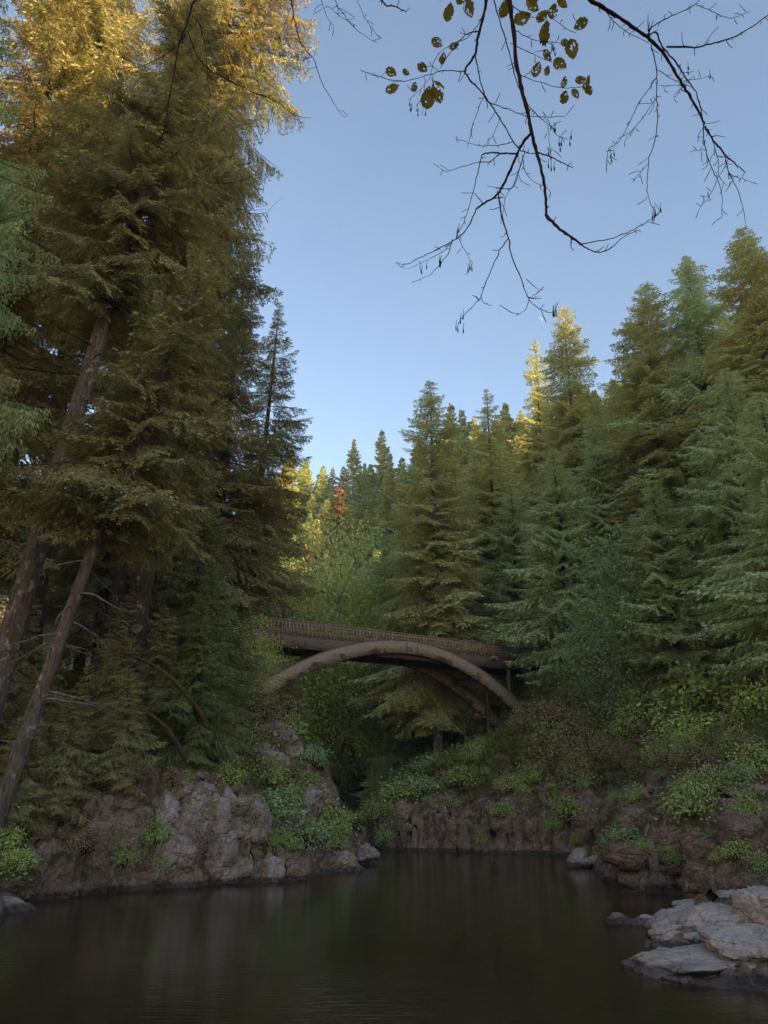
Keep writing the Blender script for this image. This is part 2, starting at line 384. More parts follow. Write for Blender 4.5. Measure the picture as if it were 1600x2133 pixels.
# ------------------------------------------------------------------ bridge
AX = np.array([.835, .55, 0]); AX /= np.linalg.norm(AX); NB = np.array([-AX[1], AX[0], 0]); UP = np.array([0, 0, 1.0])
O0 = np.array([-9.6, 65.7, 0]); ZD = 16.45
RB3 = np.stack([AX, NB, UP], 1)
def bp(s, o, z): return O0 + AX * s + NB * o + UP * z
def wood_mat(name, a, b, stain, stain_amt=0.0):
    m, nt, out = new_mat(name); n = N(nt); co = n.coord()
    g = n.noise(n.scale(co, (0.6, 5, 5)), 2.2, 6, 0.65, 0.8)
    col = n.mix(n.ramp(g, [(0.35, 0.0), (0.65, 1.0)]), a, b)
    st = n.ramp(n.noise(n.scale(co, (0.5, 1, 1.0)), 1.3, 7, 0.7, 0.4), [(0.56 - stain_amt, 0.0), (0.70 - stain_amt, 0.85)])
    col = n.mix(st, col, stain)
    n.bsdf(out, col, 0.85, 0.2, n.bump(g, 0.5, 0.03)); return m
M['deck_wood'] = wood_mat('weathered_timber', (0.13, 0.082, 0.060), (0.27, 0.18, 0.135), (0.07, 0.045, 0.034), 0.02)
M['rail_wood'] = wood_mat('rail_timber', (0.20, 0.128, 0.085), (0.40, 0.27, 0.18), (0.12, 0.085, 0.045), 0.0)
def rib_mat():
    m, nt, out = new_mat('glued_timber_rib'); n = N(nt); co = n.coord(); h = n.attr('tint')
    lam = n.new('ShaderNodeTexWave', wave_profile='SAW'); wv = n.new('ShaderNodeCombineXYZ'); n.link(h, wv.inputs[0]); n.link(wv.outputs[0], lam.inputs['Vector']); lam.inputs['Scale'].default_value = 1.7
    g = n.noise(n.scale(co, (.9, .9, 3)), 3.2, 7, .72, .5)
    col = n.mix(n.ramp(g, [(.32, 0.0), (.66, 1.0)]), (0.26, 0.175, 0.115), (0.45, 0.325, 0.22))
    col = n.mix(n.ramp(lam.outputs[1], [(.0, .65), (.14, 0.0)]), col, (0.16, 0.10, 0.065))
    st = n.math('ADD', n.math('MULTIPLY', n.noise(n.scale(co, (.7, .7, 1)), 1.1, 8, .74, .4), 1.0), n.math('MULTIPLY', h, -.20))      # rot and stain creeping up from the underside
    col = n.mix(n.ramp(st, [(.45, 0.0), (.51, .9)]), col, (0.085, 0.052, 0.038))
    n.bsdf(out, col, .85, .2, n.bump(n.math('ADD', g, n.math('MULTIPLY', lam.outputs[1], .4)), .6, .03)); return m
M['rib_wood_plain'] = wood_mat('glued_timber_rib', (0.36, 0.25, 0.165), (0.52, 0.385, 0.27), (0.11, 0.07, 0.05), 0.01)
M['rib_wood'] = rib_mat()
def steel_mat():
    m, nt, out = new_mat('galvanised_steel'); n = N(nt); co = n.coord()
    col = n.mix(n.noise(co, 3.0, 5, 0.6), (0.26, 0.19, 0.15), (0.46, 0.36, 0.29)); n.bsdf(out, col, 0.6, 0.4); return m
M['steel'] = steel_mat()
def plain(name, c, rough=0.8, var=0.25, sc=6.0):
    m, nt, out = new_mat(name); n = N(nt)
    col = n.mix(n.noise(n.coord(), sc, 4, 0.6), tuple(v * (1 - var) for v in c), tuple(min(1, v * (1 + var)) for v in c)); n.bsdf(out, col, rough, 0.3); return m
S0 = 14.0
def rib_z(s):
    k = np.where(s > S0, 6.1 / 14.9 ** 2, 4.6 / 14.5 ** 2); return 16.15 - k * (s - S0) ** 2
def bridge():
    root = empty('footbridge', bp(14, 1.5, ZD))
    tag(root, 'weathered timber footbridge on two curved arch ribs spanning the gorge', 'bridge')
    base = np.array(root.matrix_basis.translation)
    def part(mb, name, mat, parent=None, smooth=False):
        mb.V = [v - base for v in mb.V]; return mb.build(name, mat, parent or root, smooth)
    s0, s1, wd = -9.0, 38.0, 4.2
    # deck planks
    mb = MB(); s = s0
    while s < s1:
        mb.add(*box(bp(s + .14, wd / 2, ZD - .05 + rng.uniform(-.008, .008)), (.27, wd - .1, .09), RB3)); s += .285
    part(mb, 'deck', M['deck_wood'])
    for o in (0.12, wd - 0.12):
        mb = MB(); mb.add(*box(bp((s0 + s1) / 2, o, ZD - .70), (s1 - s0, .24, 1.18), RB3)); part(mb, 'girder', M['deck_wood'])
    mb = MB()
    for s in np.arange(s0 + 1, s1, 2.4): mb.add(*box(bp(s, wd / 2, ZD - .8), (.18, wd - .5, .7), RB3))
    part(mb, 'cross_beam', M['deck_wood'])
    for o, near in ((-0.02, 1), (wd + .02, 0)):
        r = MB(); r.add(*box(bp((s0 + s1) / 2, o, ZD + 1.08), (s1 - s0, .20, .10), RB3)); r.add(*box(bp((s0 + s1) / 2, o, ZD + .88), (s1 - s0, .06, .30), RB3))
        rail = part(r, 'railing', M['rail_wood'])
        r = MB(); r.add(*box(bp((s0 + s1) / 2, o, ZD + .17), (s1 - s0, .07, .20), RB3)); part(r, 'bottom_rail', M['rail_wood'], rail)
        r = MB(); r.add(*box(bp((s0 + s1) / 2, o, ZD + .55), (s1 - s0, .05, .08), RB3)); part(r, 'middle_rail', M['rail_wood'], rail)
        post = None; bal = None; k = 0; n = 0
        for s in np.arange(-2.0, 32.0, .36):
            if k % 5 == 0:
                if post is None:
                    mb = MB(); mb.add(*box(np.zeros(3), (.20, .17, 1.25), RB3)); post = mb.build('post', M['rail_wood'], rail); c = post
                else: c = post.copy(); COL.link(c); c.parent = rail
                c.location = Vector((bp(s, o - (.02 if near else -.02), ZD + .40) - base).tolist())
            else:
                if bal is None:
                    mb = MB(); mb.add(*box(np.zeros(3), (.11, .075, 1.12), RB3)); bal = mb.build('baluster', M['rail_wood'], rail); c = bal
                else: c = bal.copy(); COL.link(c); c.parent = rail
                c.location = Vector((bp(s, o - (.045 if near else -.045), ZD + .36) - base).tolist())
            k += 1
    # arch ribs: near one and far one, each a curved glued beam with a fascia strip along its top
    for o, sl, sr in ((-.42, -4.2, 30.0), (wd + .42, -4.5, 31.0)):
        mb = MB(); st = MB(); ss = np.linspace(sl, sr, 90)
        P = np.stack([bp(s, o, float(rib_z(s))) for s in ss]); T = np.gradient(P, axis=0); T /= np.linalg.norm(T, axis=1, keepdims=True)
        Nn = np.cross(NB[None, :] * np.ones((len(T), 1)), T); Nn *= np.sign(Nn[:, 2:3])
        def sweep(m_, h0, h1, hw, tint=.5):
            A = [P + Nn * h0 - NB * hw, P + Nn * h0 + NB * hw, P + Nn * h1 + NB * hw, P + Nn * h1 - NB * hw]
            V = np.stack(A, 1).reshape(-1, 3); i = np.arange(len(P) - 1)[:, None] * 4; j = np.arange(4)[None, :]; k = (j + 1) % 4
            Q = np.stack([i + j, i + k, i + 4 + k, i + 4 + j], -1).reshape(-1, 4); e = (len(P) - 1) * 4
            m_.add(V, np.concatenate([Q, [[3, 2, 1, 0], [e, e + 1, e + 2, e + 3]]]), tint=np.tile([0., 0., 1., 1.], len(P)))
        sweep(mb, -.60, .60, .21); rib = part(mb, 'arch_rib', M['rib_wood'])
        sweep(st, .605, .67, .25); part(st, 'rib_cap', M['deck_wood'], rib)
        sgn = -1 if o < 0 else 1
        for ds in (-.62, .62):
            mb = MB(); mb.add(*box(bp(S0 + ds, o + sgn * .225, float(rib_z(S0 + ds)) - .0), (.72,   .025, 1.12), RB3)); pl = part(mb, 'splice_plate', M['steel'], rib)
            mb = MB()
            for i in (-.25, 0.0, .25):
                for j in np.linspace(-.58, .58, 7):
                    V, Q, T_ = tube([bp(S0 + ds + i, o + sgn * .236, float(rib_z(S0)) + j), bp(S0 + ds + i, o + sgn * .262, float(rib_z(S0)) + j)], .035, 6); mb.add(V, Q, T_)
            part(mb, 'bolt', M['dark'], rib)
        mb = MB(); mb.add(*box(bp(S0, o + sgn * .24, 16.2), (.42, .07, .62), RB3)); V, Q, T_ = tube([bp(S0, o + sgn * .2, 16.2), bp(S0, o + sgn * .34, 16.2)], .17, 14); mb.add(V, Q, T_)
        part(mb, 'hinge_pin', M['steel'], rib)
        # foot shoe
        for sx in (sl, sr):
            mb = MB(); mb.add(*box(bp(sx + (.3 if sx == sr else -.3), o, float(rib_z(sx)) - .9), (1.7, 1.1, 1.6), RB3)); part(mb, 'foot_shoe', M['steel'], rib)
    # braces between the ribs
    for s in (5.5, 10.0, 18.5, 23.0):
        mb = MB(); mb.add(*box(bp(s, wd / 2, float(rib_z(s)) - .1), (.22, wd + .42, .8), RB3)); part(mb, 'rib_brace', M['deck_wood'])
    # posts from the land up to the deck, beyond the rib feet
    for s in (27.2, 31.5, 35.5, -3.5, -7.0):
        for o in (.35, wd - .35):
            b = bp(s, o, 0); g = gz(b[0], b[1]); mb = MB(); mb.add(*box(bp(s, o, (g - .5 + ZD - 1.3) / 2), (.32, .32, ZD - 1.3 - g + .5), RB3)); part(mb, 'support_post', M['deck_wood'])
    # two small white plates fixed to the girder above the crown
    for s in (S0 - 1.15, S0 - .62):
        mb = MB(); mb.add(*box(bp(s, -.11, ZD + .02), (.36, .02, .34), RB3)); part(mb, 'notice_plate', M['white'])
M['dark'] = plain('dark_iron', (0.02, 0.018, 0.018)); M['white'] = plain('white_enamel', (0.75, 0.78, 0.78), .5, .05)
bridge()

# ------------------------------------------------------------------ leaves and branches
def diamonds(p, d, l, w, up=None, fold=0.0):
    """flat four-cornered sprays: base p, direction d, length l, width w"""
    p = np.asarray(p, float); d = d / (np.linalg.norm(d, axis=1, keepdims=True) + 1e-9)
    if up is None: up = np.array([0, 0, 1.0]) + rng.normal(0, .45, p.shape)
    s = np.cross(d, up); s /= np.linalg.norm(s, axis=1, keepdims=True) + 1e-9
    l = np.broadcast_to(np.asarray(l, float), (len(p),))[:, None]; w = np.broadcast_to(np.asarray(w, float), (len(p),))[:, None]
    V = np.stack([p, p + d * l * .5 + s * w * .5, p + d * l, p + d * l * .5 - s * w * .5], 1).reshape(-1, 3)
    return V, np.arange(len(p) * 4).reshape(-1, 4)
def conifer_branch(L, leaf_l, leaf_w, gap, droop, hang, bare=0.12, wide=0.42, upturn=0.25, twigmax=1.5):
    """one bough along +x: an arched axis, side twigs in a flat fan, needle sprays on both sides of every twig"""
    pts = []; dirs = []; tin = []
    zf = lambda s: L * (-droop * s ** 1.6 + upturn * droop * 2 * s ** 4); wig = rng.normal(0, .03, 3)
    yf = lambda s: L * (wig[0] * s + wig[1] * np.sin(5 * s))
    ax = np.linspace(0, 1, 7); axis_p = np.stack([L * ax, yf(ax), zf(ax)], 1)
    mb = MB(); V, Q, T = tube(axis_p, np.linspace(.010 * L + .008, .006, 7), 3, False); limb = (V, Q)
    ns = max(4, int(L * (1 - bare) / gap))
    for side in (-1, 1, 0):
        if side == 0: ss = np.linspace(.55, 1, max(3, ns // 3))
        else: ss = np.linspace(bare, .98, ns) + rng.uniform(-.4, .4, ns) / ns
        for s in np.clip(ss, .02, 1):
            if rng.random() < .08: continue
            lt = min(twigmax, (wide * L * (1 - s) ** .75 * (0.45 + .55 * min(1, s / .35)) + .18)) * rng.uniform(.65, 1.2)
            if side == 0: lt *= .5
            a = math.radians(rng.uniform(38, 68)) * side
            d = np.array([math.cos(a), math.sin(a), -hang * rng.uniform(.6, 1.4)]); d /= np.linalg.norm(d)
            k = max(2, int(lt / (leaf_l * .42))); u = (np.arange(k) + rng.uniform(.2, .8, k)) / k
            b = np.array([L * s, yf(s), zf(s)])
            P = b + d * (u * lt)[:, None]; P[:, 2] -= hang * .35 * lt * u ** 2
            tt = rng.uniform(0, 1)
            side2 = np.cross(d, [0, 0, 1.0]); side2 /= np.linalg.norm(side2) + 1e-9
            for sg in (-1, 1):
                dd = d * .75 + sg * side2 * rng.uniform(.35, .85, k)[:, None] + rng.normal(0, .16, (k, 3)); dd[:, 2] -= hang * .25
                pts.append(P); dirs.append(dd); tin.append(np.clip(tt + rng.normal(0, .18, k) + .25 * (u - .5), 0, 1))
    P = np.concatenate(pts); D = np.concatenate(dirs); n = len(P)
    V, Q = diamonds(P, D, leaf_l * rng.uniform(.6, 1.25, n), leaf_w * rng.uniform(.7, 1.3, n))
    return dict(L=L, V=V, Q=Q, tint=np.repeat(np.concatenate(tin), 4), limb=limb)
def branch_set(lengths, n, **kw):
    out = []
    for L in lengths:
        k = dict(kw); out.append([conifer_branch(L, **k) for _ in range(n)])
    return lengths, out
def rot(az, pitch, roll):
    ca, sa, cb, sb, cr, sr = math.cos(az), math.sin(az), math.cos(pitch), math.sin(pitch), math.cos(roll), math.sin(roll)
    Rz = np.array([[ca, -sa, 0], [sa, ca, 0], [0, 0, 1]]); Ry = np.array([[cb, 0, -sb], [0, 1, 0], [sb, 0, cb]]); Rx = np.array([[1, 0, 0], [0, cr, -sr], [0, sr, cr]])
    return Rz @ Ry @ Rx
def conifer_mesh(H, R, base, bset, n_br, r0, lean=0.0, lean_az=0.0, top_pow=.8, pit=(-.45, .55), bare_limbs=0, bulge=.25, sparse=0.15, wobble=.25, limb_len=3.0, side_bias=None, ragged=.22):
    """arrays for one conifer: trunk, foliage crown (with its thin limbs), and bare lower limbs"""
    la = np.array([math.cos(lean_az), math.sin(lean_az)]); ph = rng.uniform(0, 6, 2)
    def cen(z):
        z = np.asarray(z, float); b = lean * z
        return np.stack([la[0] * b + wobble * np.sin(z / H * 4 + ph[0]) * z / H, la[1] * b + wobble * np.sin(z / H * 3.3 + ph[1]) * z / H, z], -1)
    zt = np.concatenate([[-1.2], np.linspace(0, H, 22)]); rad = r0 * (1 - np.clip(zt, 0, H) / H) ** .85 + .012; rad[:2] *= [1.5, 1.25]
    trunk = tube(cen(zt), rad, 10)
    crown = MB(); limbs = MB(); Ls, sets = bset; z0 = base * H
    t = np.sort(rng.uniform(0, 1, n_br)) ** .92; az = 0.0; lob = rng.uniform(0, 6.28, 4)
    for tk in t:
        z = z0 + (H * .995 - z0) * tk; az += 2.39996 + rng.normal(0, .35)
        ln = R * ((1 - tk) ** top_pow * (1 + bulge * math.sin(math.pi * min(1, tk * 1.6))) + .02) * rng.choice([1.0, 1.0, .82, .62, 1.15]) * rng.uniform(.85, 1.12)
        if tk < .12: ln *= .55 + 3.7 * tk
        ln *= 1 + ragged * (math.sin(az * 2 + tk * 9 + lob[0]) * .5 + math.sin(tk * 31 + lob[1]) * .45 + math.sin(az + tk * 17 + lob[2]) * .5)
        if rng.random() < sparse * (1 - tk): continue
        if side_bias is not None: ln *= 1 + side_bias[1] * math.cos(az - side_bias[0])
        ln = max(min(ln, R * 1.22), .35); i = int(np.argmin(np.abs(np.log(np.array(Ls) / ln)))); b = sets[i][rng.integers(len(sets[i]))]; sc = ln / b['L']
        p = pit[0] + (pit[1] - pit[0]) * tk ** 1.3 + rng.normal(0, .12); Rm = rot(az, p, rng.normal(0, .25)); c = cen(z)
        sl = min(max(sc, .7), 1.35)
        crown.add((b['V'] * np.array([sc, sl, sl])) @ Rm.T + c, b['Q'], tint=np.clip(b['tint'] * .75 + rng.uniform(0, .3), 0, 1))
        limbs.add((b['limb'][0] * np.array([sc, 1, 1])) @ Rm.T + c, b['limb'][1])
    bare = []
    for k in range(bare_limbs):
        z = z0 * rng.uniform(.12, 1.25); a = rng.uniform(0, 2 * np.pi); ln = limb_len * rng.uniform(.35, 1.2) * (.5 + .5 * z / (z0 + 1e-6))
        s = np.linspace(0, 1, 8); dr = rng.uniform(.1, .5); wob = np.cumsum(rng.normal(0, .05, (8, 3)), 0) * ln * .5
        loc = np.stack([ln * s, 0 * s, ln * (.12 * s - dr * s ** 1.5)], 1) + wob * s[:, None]
        mb = MB(); q = loc @ rot(a, 0, 0).T + cen(z); mb.add(*tube(q, np.linspace(.018 + .016 * ln, .008, 8), 5))
        for j in range(rng.integers(2, 6)):
            i0 = rng.integers(2, 8); d = rng.normal(0, 1, 3); d[2] -= .6; d = d / np.linalg.norm(d) + (q[-1] - q[0]) / ln * .7; l2 = ln * rng.uniform(.1, .32)
            sp_ = np.linspace(0, 1, 5)[:, None]; mb.add(*tube(q[i0] + d * sp_ * l2 + np.array([0, 0, -.25]) * l2 * sp_ ** 2, np.linspace(.014, .004, 5), 3))
        bare.append(mb)
    return dict(trunk=trunk, crown=crown, limbs=limbs, bare=bare, H=H)
def conifer_obj(name, d, fol, bark, limb_mat):
    """links the prototype: an Empty with trunk, crown, boughs (and each bare limb) as children"""
    root = empty(name); V, Q, T = d['trunk']; mb = MB(); mb.add(V, Q, T); mb.build('trunk', bark, root, True)
    d['crown'].build('crown', fol, root); d['limbs'].build('boughs', bark, root)
    for b in d['bare']: b.build('bare_limb', limb_mat, root)
    return root
def copy_tree(o):
    c = o.copy(); COL.link(c)
    for k in ('label', 'category', 'group', 'kind'):
        if k in c: del c[k]
    for ch in [x for x in bpy.data.objects if x.parent == o]:
        e = ch.copy(); COL.link(e); e.parent = c
        for g in [x for x in bpy.data.objects if x.parent == ch]:
            h = g.copy(); COL.link(h); h.parent = e
    return c
KIDS = {}
class Proto:
    """a prototype tree or plant; the first place takes the prototype itself, later places take copies"""
    def __init__(s, root, H): s.root = root; s.H = H; s.used = False; s.kids = [x for x in bpy.data.objects if x.parent == root]
    def put(s, loc, scale=(1, 1, 1), rz=0.0, label=None, cat=None, group=None, tilt=(0, 0), fol=None):
        if not s.used: o = s.root; s.used = True; kids = s.kids
        else:
            o = s.root.copy(); COL.link(o); kids = []
            for k in s.kids: e = k.copy(); COL.link(e); e.parent = o; kids.append(e)
            for key in ('label', 'category', 'group'):
                if key in o: del o[key]
        o.location = Vector([float(v) for v in loc]); o.scale = scale; o.rotation_euler = (tilt[0] + rng.normal(0, .018), tilt[1] + rng.normal(0, .018), rz); tag(o, label, cat, group)
        return o
# foliage colours, mostly raised above real leaf tones to lift the shade
M['fir'] = foliage_mat('fir_needles', (0.231, 0.237, 0.103), (0.547, 0.535, 0.237), (0.349, 0.291, 0.109), 0.3)
M['fir_blue'] = foliage_mat('fir_needles_bluish', (0.224, 0.262, 0.135), (0.519, 0.568, 0.303), (0.323, 0.310, 0.133), 0.3)
M['fir_dark'] = foliage_mat('spruce_needles', (0.091, 0.084, 0.040), (0.378, 0.350, 0.166), (0.253, 0.185, 0.079), 0.22)
M['fir_near'] = foliage_mat('near_fir_needles', (0.110, 0.103, 0.047), (0.434, 0.403, 0.192), (0.294, 0.211, 0.092), 0.26)
M['hemlock'] = foliage_mat('hemlock_needles', (0.224, 0.251, 0.099), (0.504, 0.542, 0.224), (0.308, 0.264, 0.097), 0.3)
M['cedar'] = foliage_mat('cedar_sprays', (0.133, 0.165, 0.074), (0.267, 0.309, 0.148), (0.168, 0.171, 0.063))
M['maple'] = foliage_mat('broad_leaves', (0.134, 0.182, 0.058), (0.253, 0.310, 0.102), (0.238, 0.214, 0.043), .4)
M['alder'] = foliage_mat('alder_leaves', (0.235, 0.264, 0.101), (0.524, 0.543, 0.202), (0.469, 0.393, 0.139), 0.3)
M['shrub'] = foliage_mat('shrub_leaves', (0.159, 0.197, 0.064), (0.373, 0.427, 0.144), (0.331, 0.299, 0.098), 0.32)
M['shrub_lime'] = foliage_mat('yellow_green_leaves', (0.200, 0.240, 0.070), (0.440, 0.490, 0.150), (0.37, 0.34, 0.10), 0.38)
M['shrub_blue'] = foliage_mat('bluish_leaves', (0.166, 0.224, 0.105), (0.373, 0.461, 0.220), (0.276, 0.299, 0.105), 0.32)
M['shrub_dry'] = foliage_mat('dry_leaves', (0.150, 0.103, 0.058), (0.324, 0.241, 0.137), (0.228, 0.196, 0.074), 0.3)
M['fern'] = foliage_mat('fern_fronds', (0.129, 0.190, 0.039), (0.236, 0.310, 0.067), (0.224, 0.230, 0.061), .45, .8)

NEAR = branch_set([1.1, 2.2, 3.6, 5.2], 3, leaf_l=.24, leaf_w=.062, gap=.17, droop=.16, hang=.30)
NEARH = branch_set([1.1, 2.2, 3.6, 5.2], 3, leaf_l=.22, leaf_w=.055, gap=.17, droop=.30, hang=.75)
MID = branch_set([1.2, 2.6, 4.2, 6.0], 3, leaf_l=.33, leaf_w=.10, gap=.23, droop=.18, hang=.35, twigmax=1.9)
MIDH = branch_set([1.2, 2.6, 4.2, 6.0], 3, leaf_l=.33, leaf_w=.095, gap=.23, droop=.28, hang=.65, twigmax=1.9)
FAR = branch_set([1.5, 3.0, 5.0], 3, leaf_l=.75, leaf_w=.26, gap=.55, droop=.18, hang=.35, twigmax=2.2)
CED = branch_set([1.6, 3.2, 5.0], 3, leaf_l=.20, leaf_w=.05, gap=.11, droop=.22, hang=2.2, wide=.34, twigmax=1.25)

def proto_conifer(name, fol, bark, limb='moss_limb', **kw):
    d = conifer_mesh(**kw); return Proto(conifer_obj(name, d, M[fol], M[bark], M[limb]), kw['H'])
PF = [proto_conifer('fir_tree', 'fir', 'bark_grey', H=45, R=8.4, base=.12, bset=MID, n_br=400, r0=.55, pit=(-.35, .28), top_pow=.72),
      proto_conifer('fir_tree', 'fir_blue', 'bark_grey', H=45, R=8.8, base=.10, bset=MIDH, n_br=400, r0=.52, pit=(-.40, .25), top_pow=.72),
      proto_conifer('fir_tree', 'fir_blue', 'bark', H=40, R=8.4, base=.05, bset=MIDH, n_br=400, r0=.48, pit=(-.30, .3), top_pow=.65),
      proto_conifer('fir_tree', 'fir', 'bark', H=45, R=7.8, base=.18, bset=MID, n_br=370, r0=.5, sparse=.3, pit=(-.3, .25), top_pow=.72)]
PT = proto_conifer('fir_tree', 'fir', 'bark_pale', H=42, R=5.0, base=.50, bset=MID, n_br=190, r0=.42, pit=(-.35, .28), bare_limbs=10, limb_len=2.0)
PH = [proto_conifer('hemlock_tree', 'hemlock', 'bark_grey', H=22, R=5.2, base=.04, bset=MIDH, n_br=230, r0=.26, pit=(-.3, .35), top_pow=.75),
      proto_conifer('hemlock_tree', 'fir_blue', 'bark', H=24, R=5.4, base=.03, bset=MIDH, n_br=240, r0=.28, pit=(-.35, .3), top_pow=.65)]
PB = [proto_conifer('hillside_conifer', 'fir', 'bark_grey', H=35, R=6.2, base=.08, bset=FAR, n_br=260, r0=.4, pit=(-.25, .5)),
      proto_conifer('hillside_conifer', 'fir_blue', 'bark_grey', H=35, R=6.6, base=.06, bset=FAR, n_br=260, r0=.4, pit=(-.3, .4)),
      proto_conifer('hillside_conifer', 'fir', 'bark', H=35, R=5.4, base=.15, bset=FAR, n_br=220, r0=.36, sparse=.25, pit=(-.2, .45))]
def place_top(P, px, py, Y, label, cat='tree', group=None, wide=1.0, rz=None, name=None):
    """stand a tree at depth Y with its tip at the sight line of a picture point"""
    q = at_y(px, py, Y); g = gz(q[0], q[1]); h = q[2] - g; s = h / P.H; w = s ** .6 * wide
    return P.put((q[0], q[1], g - .2), (w, w, s), rng.uniform(0, 6.28) if rz is None else rz, label, cat, group)
# firs across the gorge, each with its tip where the photograph shows it
for a in ((0, 895, 778, 88, 'tall narrow fir with pale trunk rising behind the bridge crown', 1.0),
          (3, 1010, 815, 100, 'slender fir with thin open tip standing beside the tall pale-trunked fir', 1.0),
          (3, 1105, 710, 108, 'sunlit golden fir, the smaller and thinner of two golden tips', .85),
          (0, 1182, 630, 90, 'sunlit golden fir with the broadest glowing tip above the forest', 1.0),
          (0, 1312, 590, 80, 'broad dark fir with a faint yellow tip next to the golden fir', 1.25),
          (1, 1428, 512, 76, 'tall grey green fir with ragged open tip', 1.2),
          (0, 1552, 474, 68, 'dark fir with the highest tip on the bridge-foot slope', 1.25),
          (2, 1158, 930, 78, 'dense blue green fir shading the bridge end with drooping boughs', 1.05),
          (1, 1250, 860, 82, 'mid height grey green fir behind the drooping boughs at bridge end', 1.0),
          (2, 1370, 985, 62, 'low wide fir sweeping down above the brown shrubs', 1.0),
          (1, 1490, 760, 60, 'big dark fir with hanging grey boughs above the lime bush', 1.1),
          (2, 1600, 800, 50, 'dark fir at the frame edge over the rock wall', 1.05),
          (3, 1650, 600, 58, 'tall fir partly outside the frame above the rock wall', 1.1),
          (1, 965, 1000, 98, 'shorter blue green fir just past the pale-trunked fir', 1.0),
          (2, 1060, 1010, 92, 'shorter bushy fir over the far bridge railing', 1.0)):
    place_top(PF[a[0]], a[1], a[2], a[3], a[4], 'tree', 'firs across the gorge', a[5])
# part 3 follows
def proj(p):
    d = np.asarray(p, float) - CAM; f = d[1] * cp + d[2] * sp; u = -d[1] * sp + d[2] * cp
    return 800 + FPX * d[0] / f, 1066.5 - FPX * u / f
# ------------------------------------------------------------------ broad-leaved trees and shrubs
def leafy(H, R, r0, ncl, per, leaf, crown_base=.25, spread=.55, flat=.55, stems=1, lean=(0, 0), fine=True, top_round=.8):
    """trunk or stems, forking limbs out to leaf clusters spread unevenly through the crown's volume"""
    wood = MB(); fol = MB(); twigs = MB(); tops = []
    for s in range(stems):
        a = rng.uniform(0, 6.28); sp0 = R * .12 * (stems > 1); k = 9; z = np.linspace(-.05 * H, H * rng.uniform(.72, .9), k)
        out = (R * .45 * (stems > 1)) * np.linspace(0, 1, k) ** 1.3
        P = np.stack([np.cos(a) * (sp0 + out) + lean[0] * z + .03 * H * np.sin(z / H * 5 + a), np.sin(a) * (sp0 + out) + lean[1] * z + .03 * H * np.cos(z / H * 4 + a), z], 1)
        wood.add(*tube(P, np.linspace(r0, r0 * .18, k) * (1 if stems == 1 else .6), 7)); tops.append(P)
    lump = rng.normal(0, 1, (6, 3)); lump /= np.linalg.norm(lump, axis=1, keepdims=True); pts = []
    while len(pts) < ncl:
        q = rng.normal(0, 1, 3); q /= np.linalg.norm(q); rr = (rng.uniform(.10, 1)) ** .5
        g = .72 + .38 * max(0, (lump @ q).max() - .35) * 1.4
        t = q * rr * g; zz = crown_base * H + (H * (1 - crown_base)) * (t[2] * .5 + .5)
        w = 1 - (max(0, t[2]) ** 2) * (1 - top_round)
        pts.append([t[0] * R * w + lean[0] * zz, t[1] * R * w + lean[1] * zz, zz])
    pts = np.array(pts); LP = []; LD = []; LS = []; TT = []
    for c in pts:
        P = tops[rng.integers(len(tops))]; zb = c[2] - rng.uniform(.10, .38) * H * (1 - crown_base); i = int(np.clip(np.searchsorted(P[:, 2], zb), 0, len(P) - 1)); b = P[i]
        m = (b + c) / 2 + np.array([0, 0, .06 * H]) * rng.uniform(-.3, 1); q = smooth_path([b, m, c], 4)
        twigs.add(*tube(q, np.linspace(max(.008, r0 * .22), .005, len(q)), 4, False))
        n = rng.poisson(per) + 3; sz = R * spread * rng.uniform(.6, 1.25) * (1.0 / max(1, ncl) ** .22)
        o = rng.normal(0, 1, (n, 3)) * np.array([sz, sz, sz * flat]); o[:, 2] -= .25 * (o[:, 0] ** 2 + o[:, 1] ** 2) / (sz + 1e-6) * .5
        LP.append(c + o); d = o + rng.normal(0, .6 * sz, (n, 3)); d[:, 2] -= .5 * sz; LD.append(d); tt = rng.uniform(0, 1); TT.append(np.clip(tt + rng.normal(0, .2, n), 0, 1))
    LP = np.concatenate(LP); LD = np.concatenate(LD); n = len(LP)
    V, Q = diamonds(LP, LD, leaf * rng.uniform(.6, 1.3, n), leaf * .62 * rng.uniform(.7, 1.3, n), up=np.array([0, 0, 1.0]) + rng.normal(0, .55, (n, 3)))
    fol.add(V, Q, tint=np.repeat(np.concatenate(TT), 4))
    return wood, twigs, fol
def proto_leafy(name, fol_mat, bark, H, part='crown', **kw):
    w, t, f = leafy(H, **kw); root = empty(name); w.build('trunk' if kw.get('stems', 1) == 1 else 'stem', M[bark], root, True); t.build('boughs' if kw.get('stems', 1) == 1 else 'twigs', M[bark], root); f.build(part, M[fol_mat], root)
    return Proto(root, H)
M['maple_teal'] = foliage_mat('maple_leaves', (0.130, 0.175, 0.080), (0.230, 0.290, 0.140), (0.16, 0.18, 0.06), .35)
PA = [proto_leafy('alder_tree', 'alder', 'bark_grey', 20, R=6.2, r0=.22, ncl=150, per=75, leaf=.34, crown_base=.16, spread=.62),
      proto_leafy('alder_tree', 'maple', 'bark_grey', 20, R=5.8, r0=.22, ncl=140, per=70, leaf=.34, crown_base=.10, spread=.62),
      proto_leafy('maple_tree', 'maple_teal', 'bark_grey', 20, R=6.0, r0=.22, ncl=200, per=34, leaf=.42, crown_base=.04, spread=.62)]

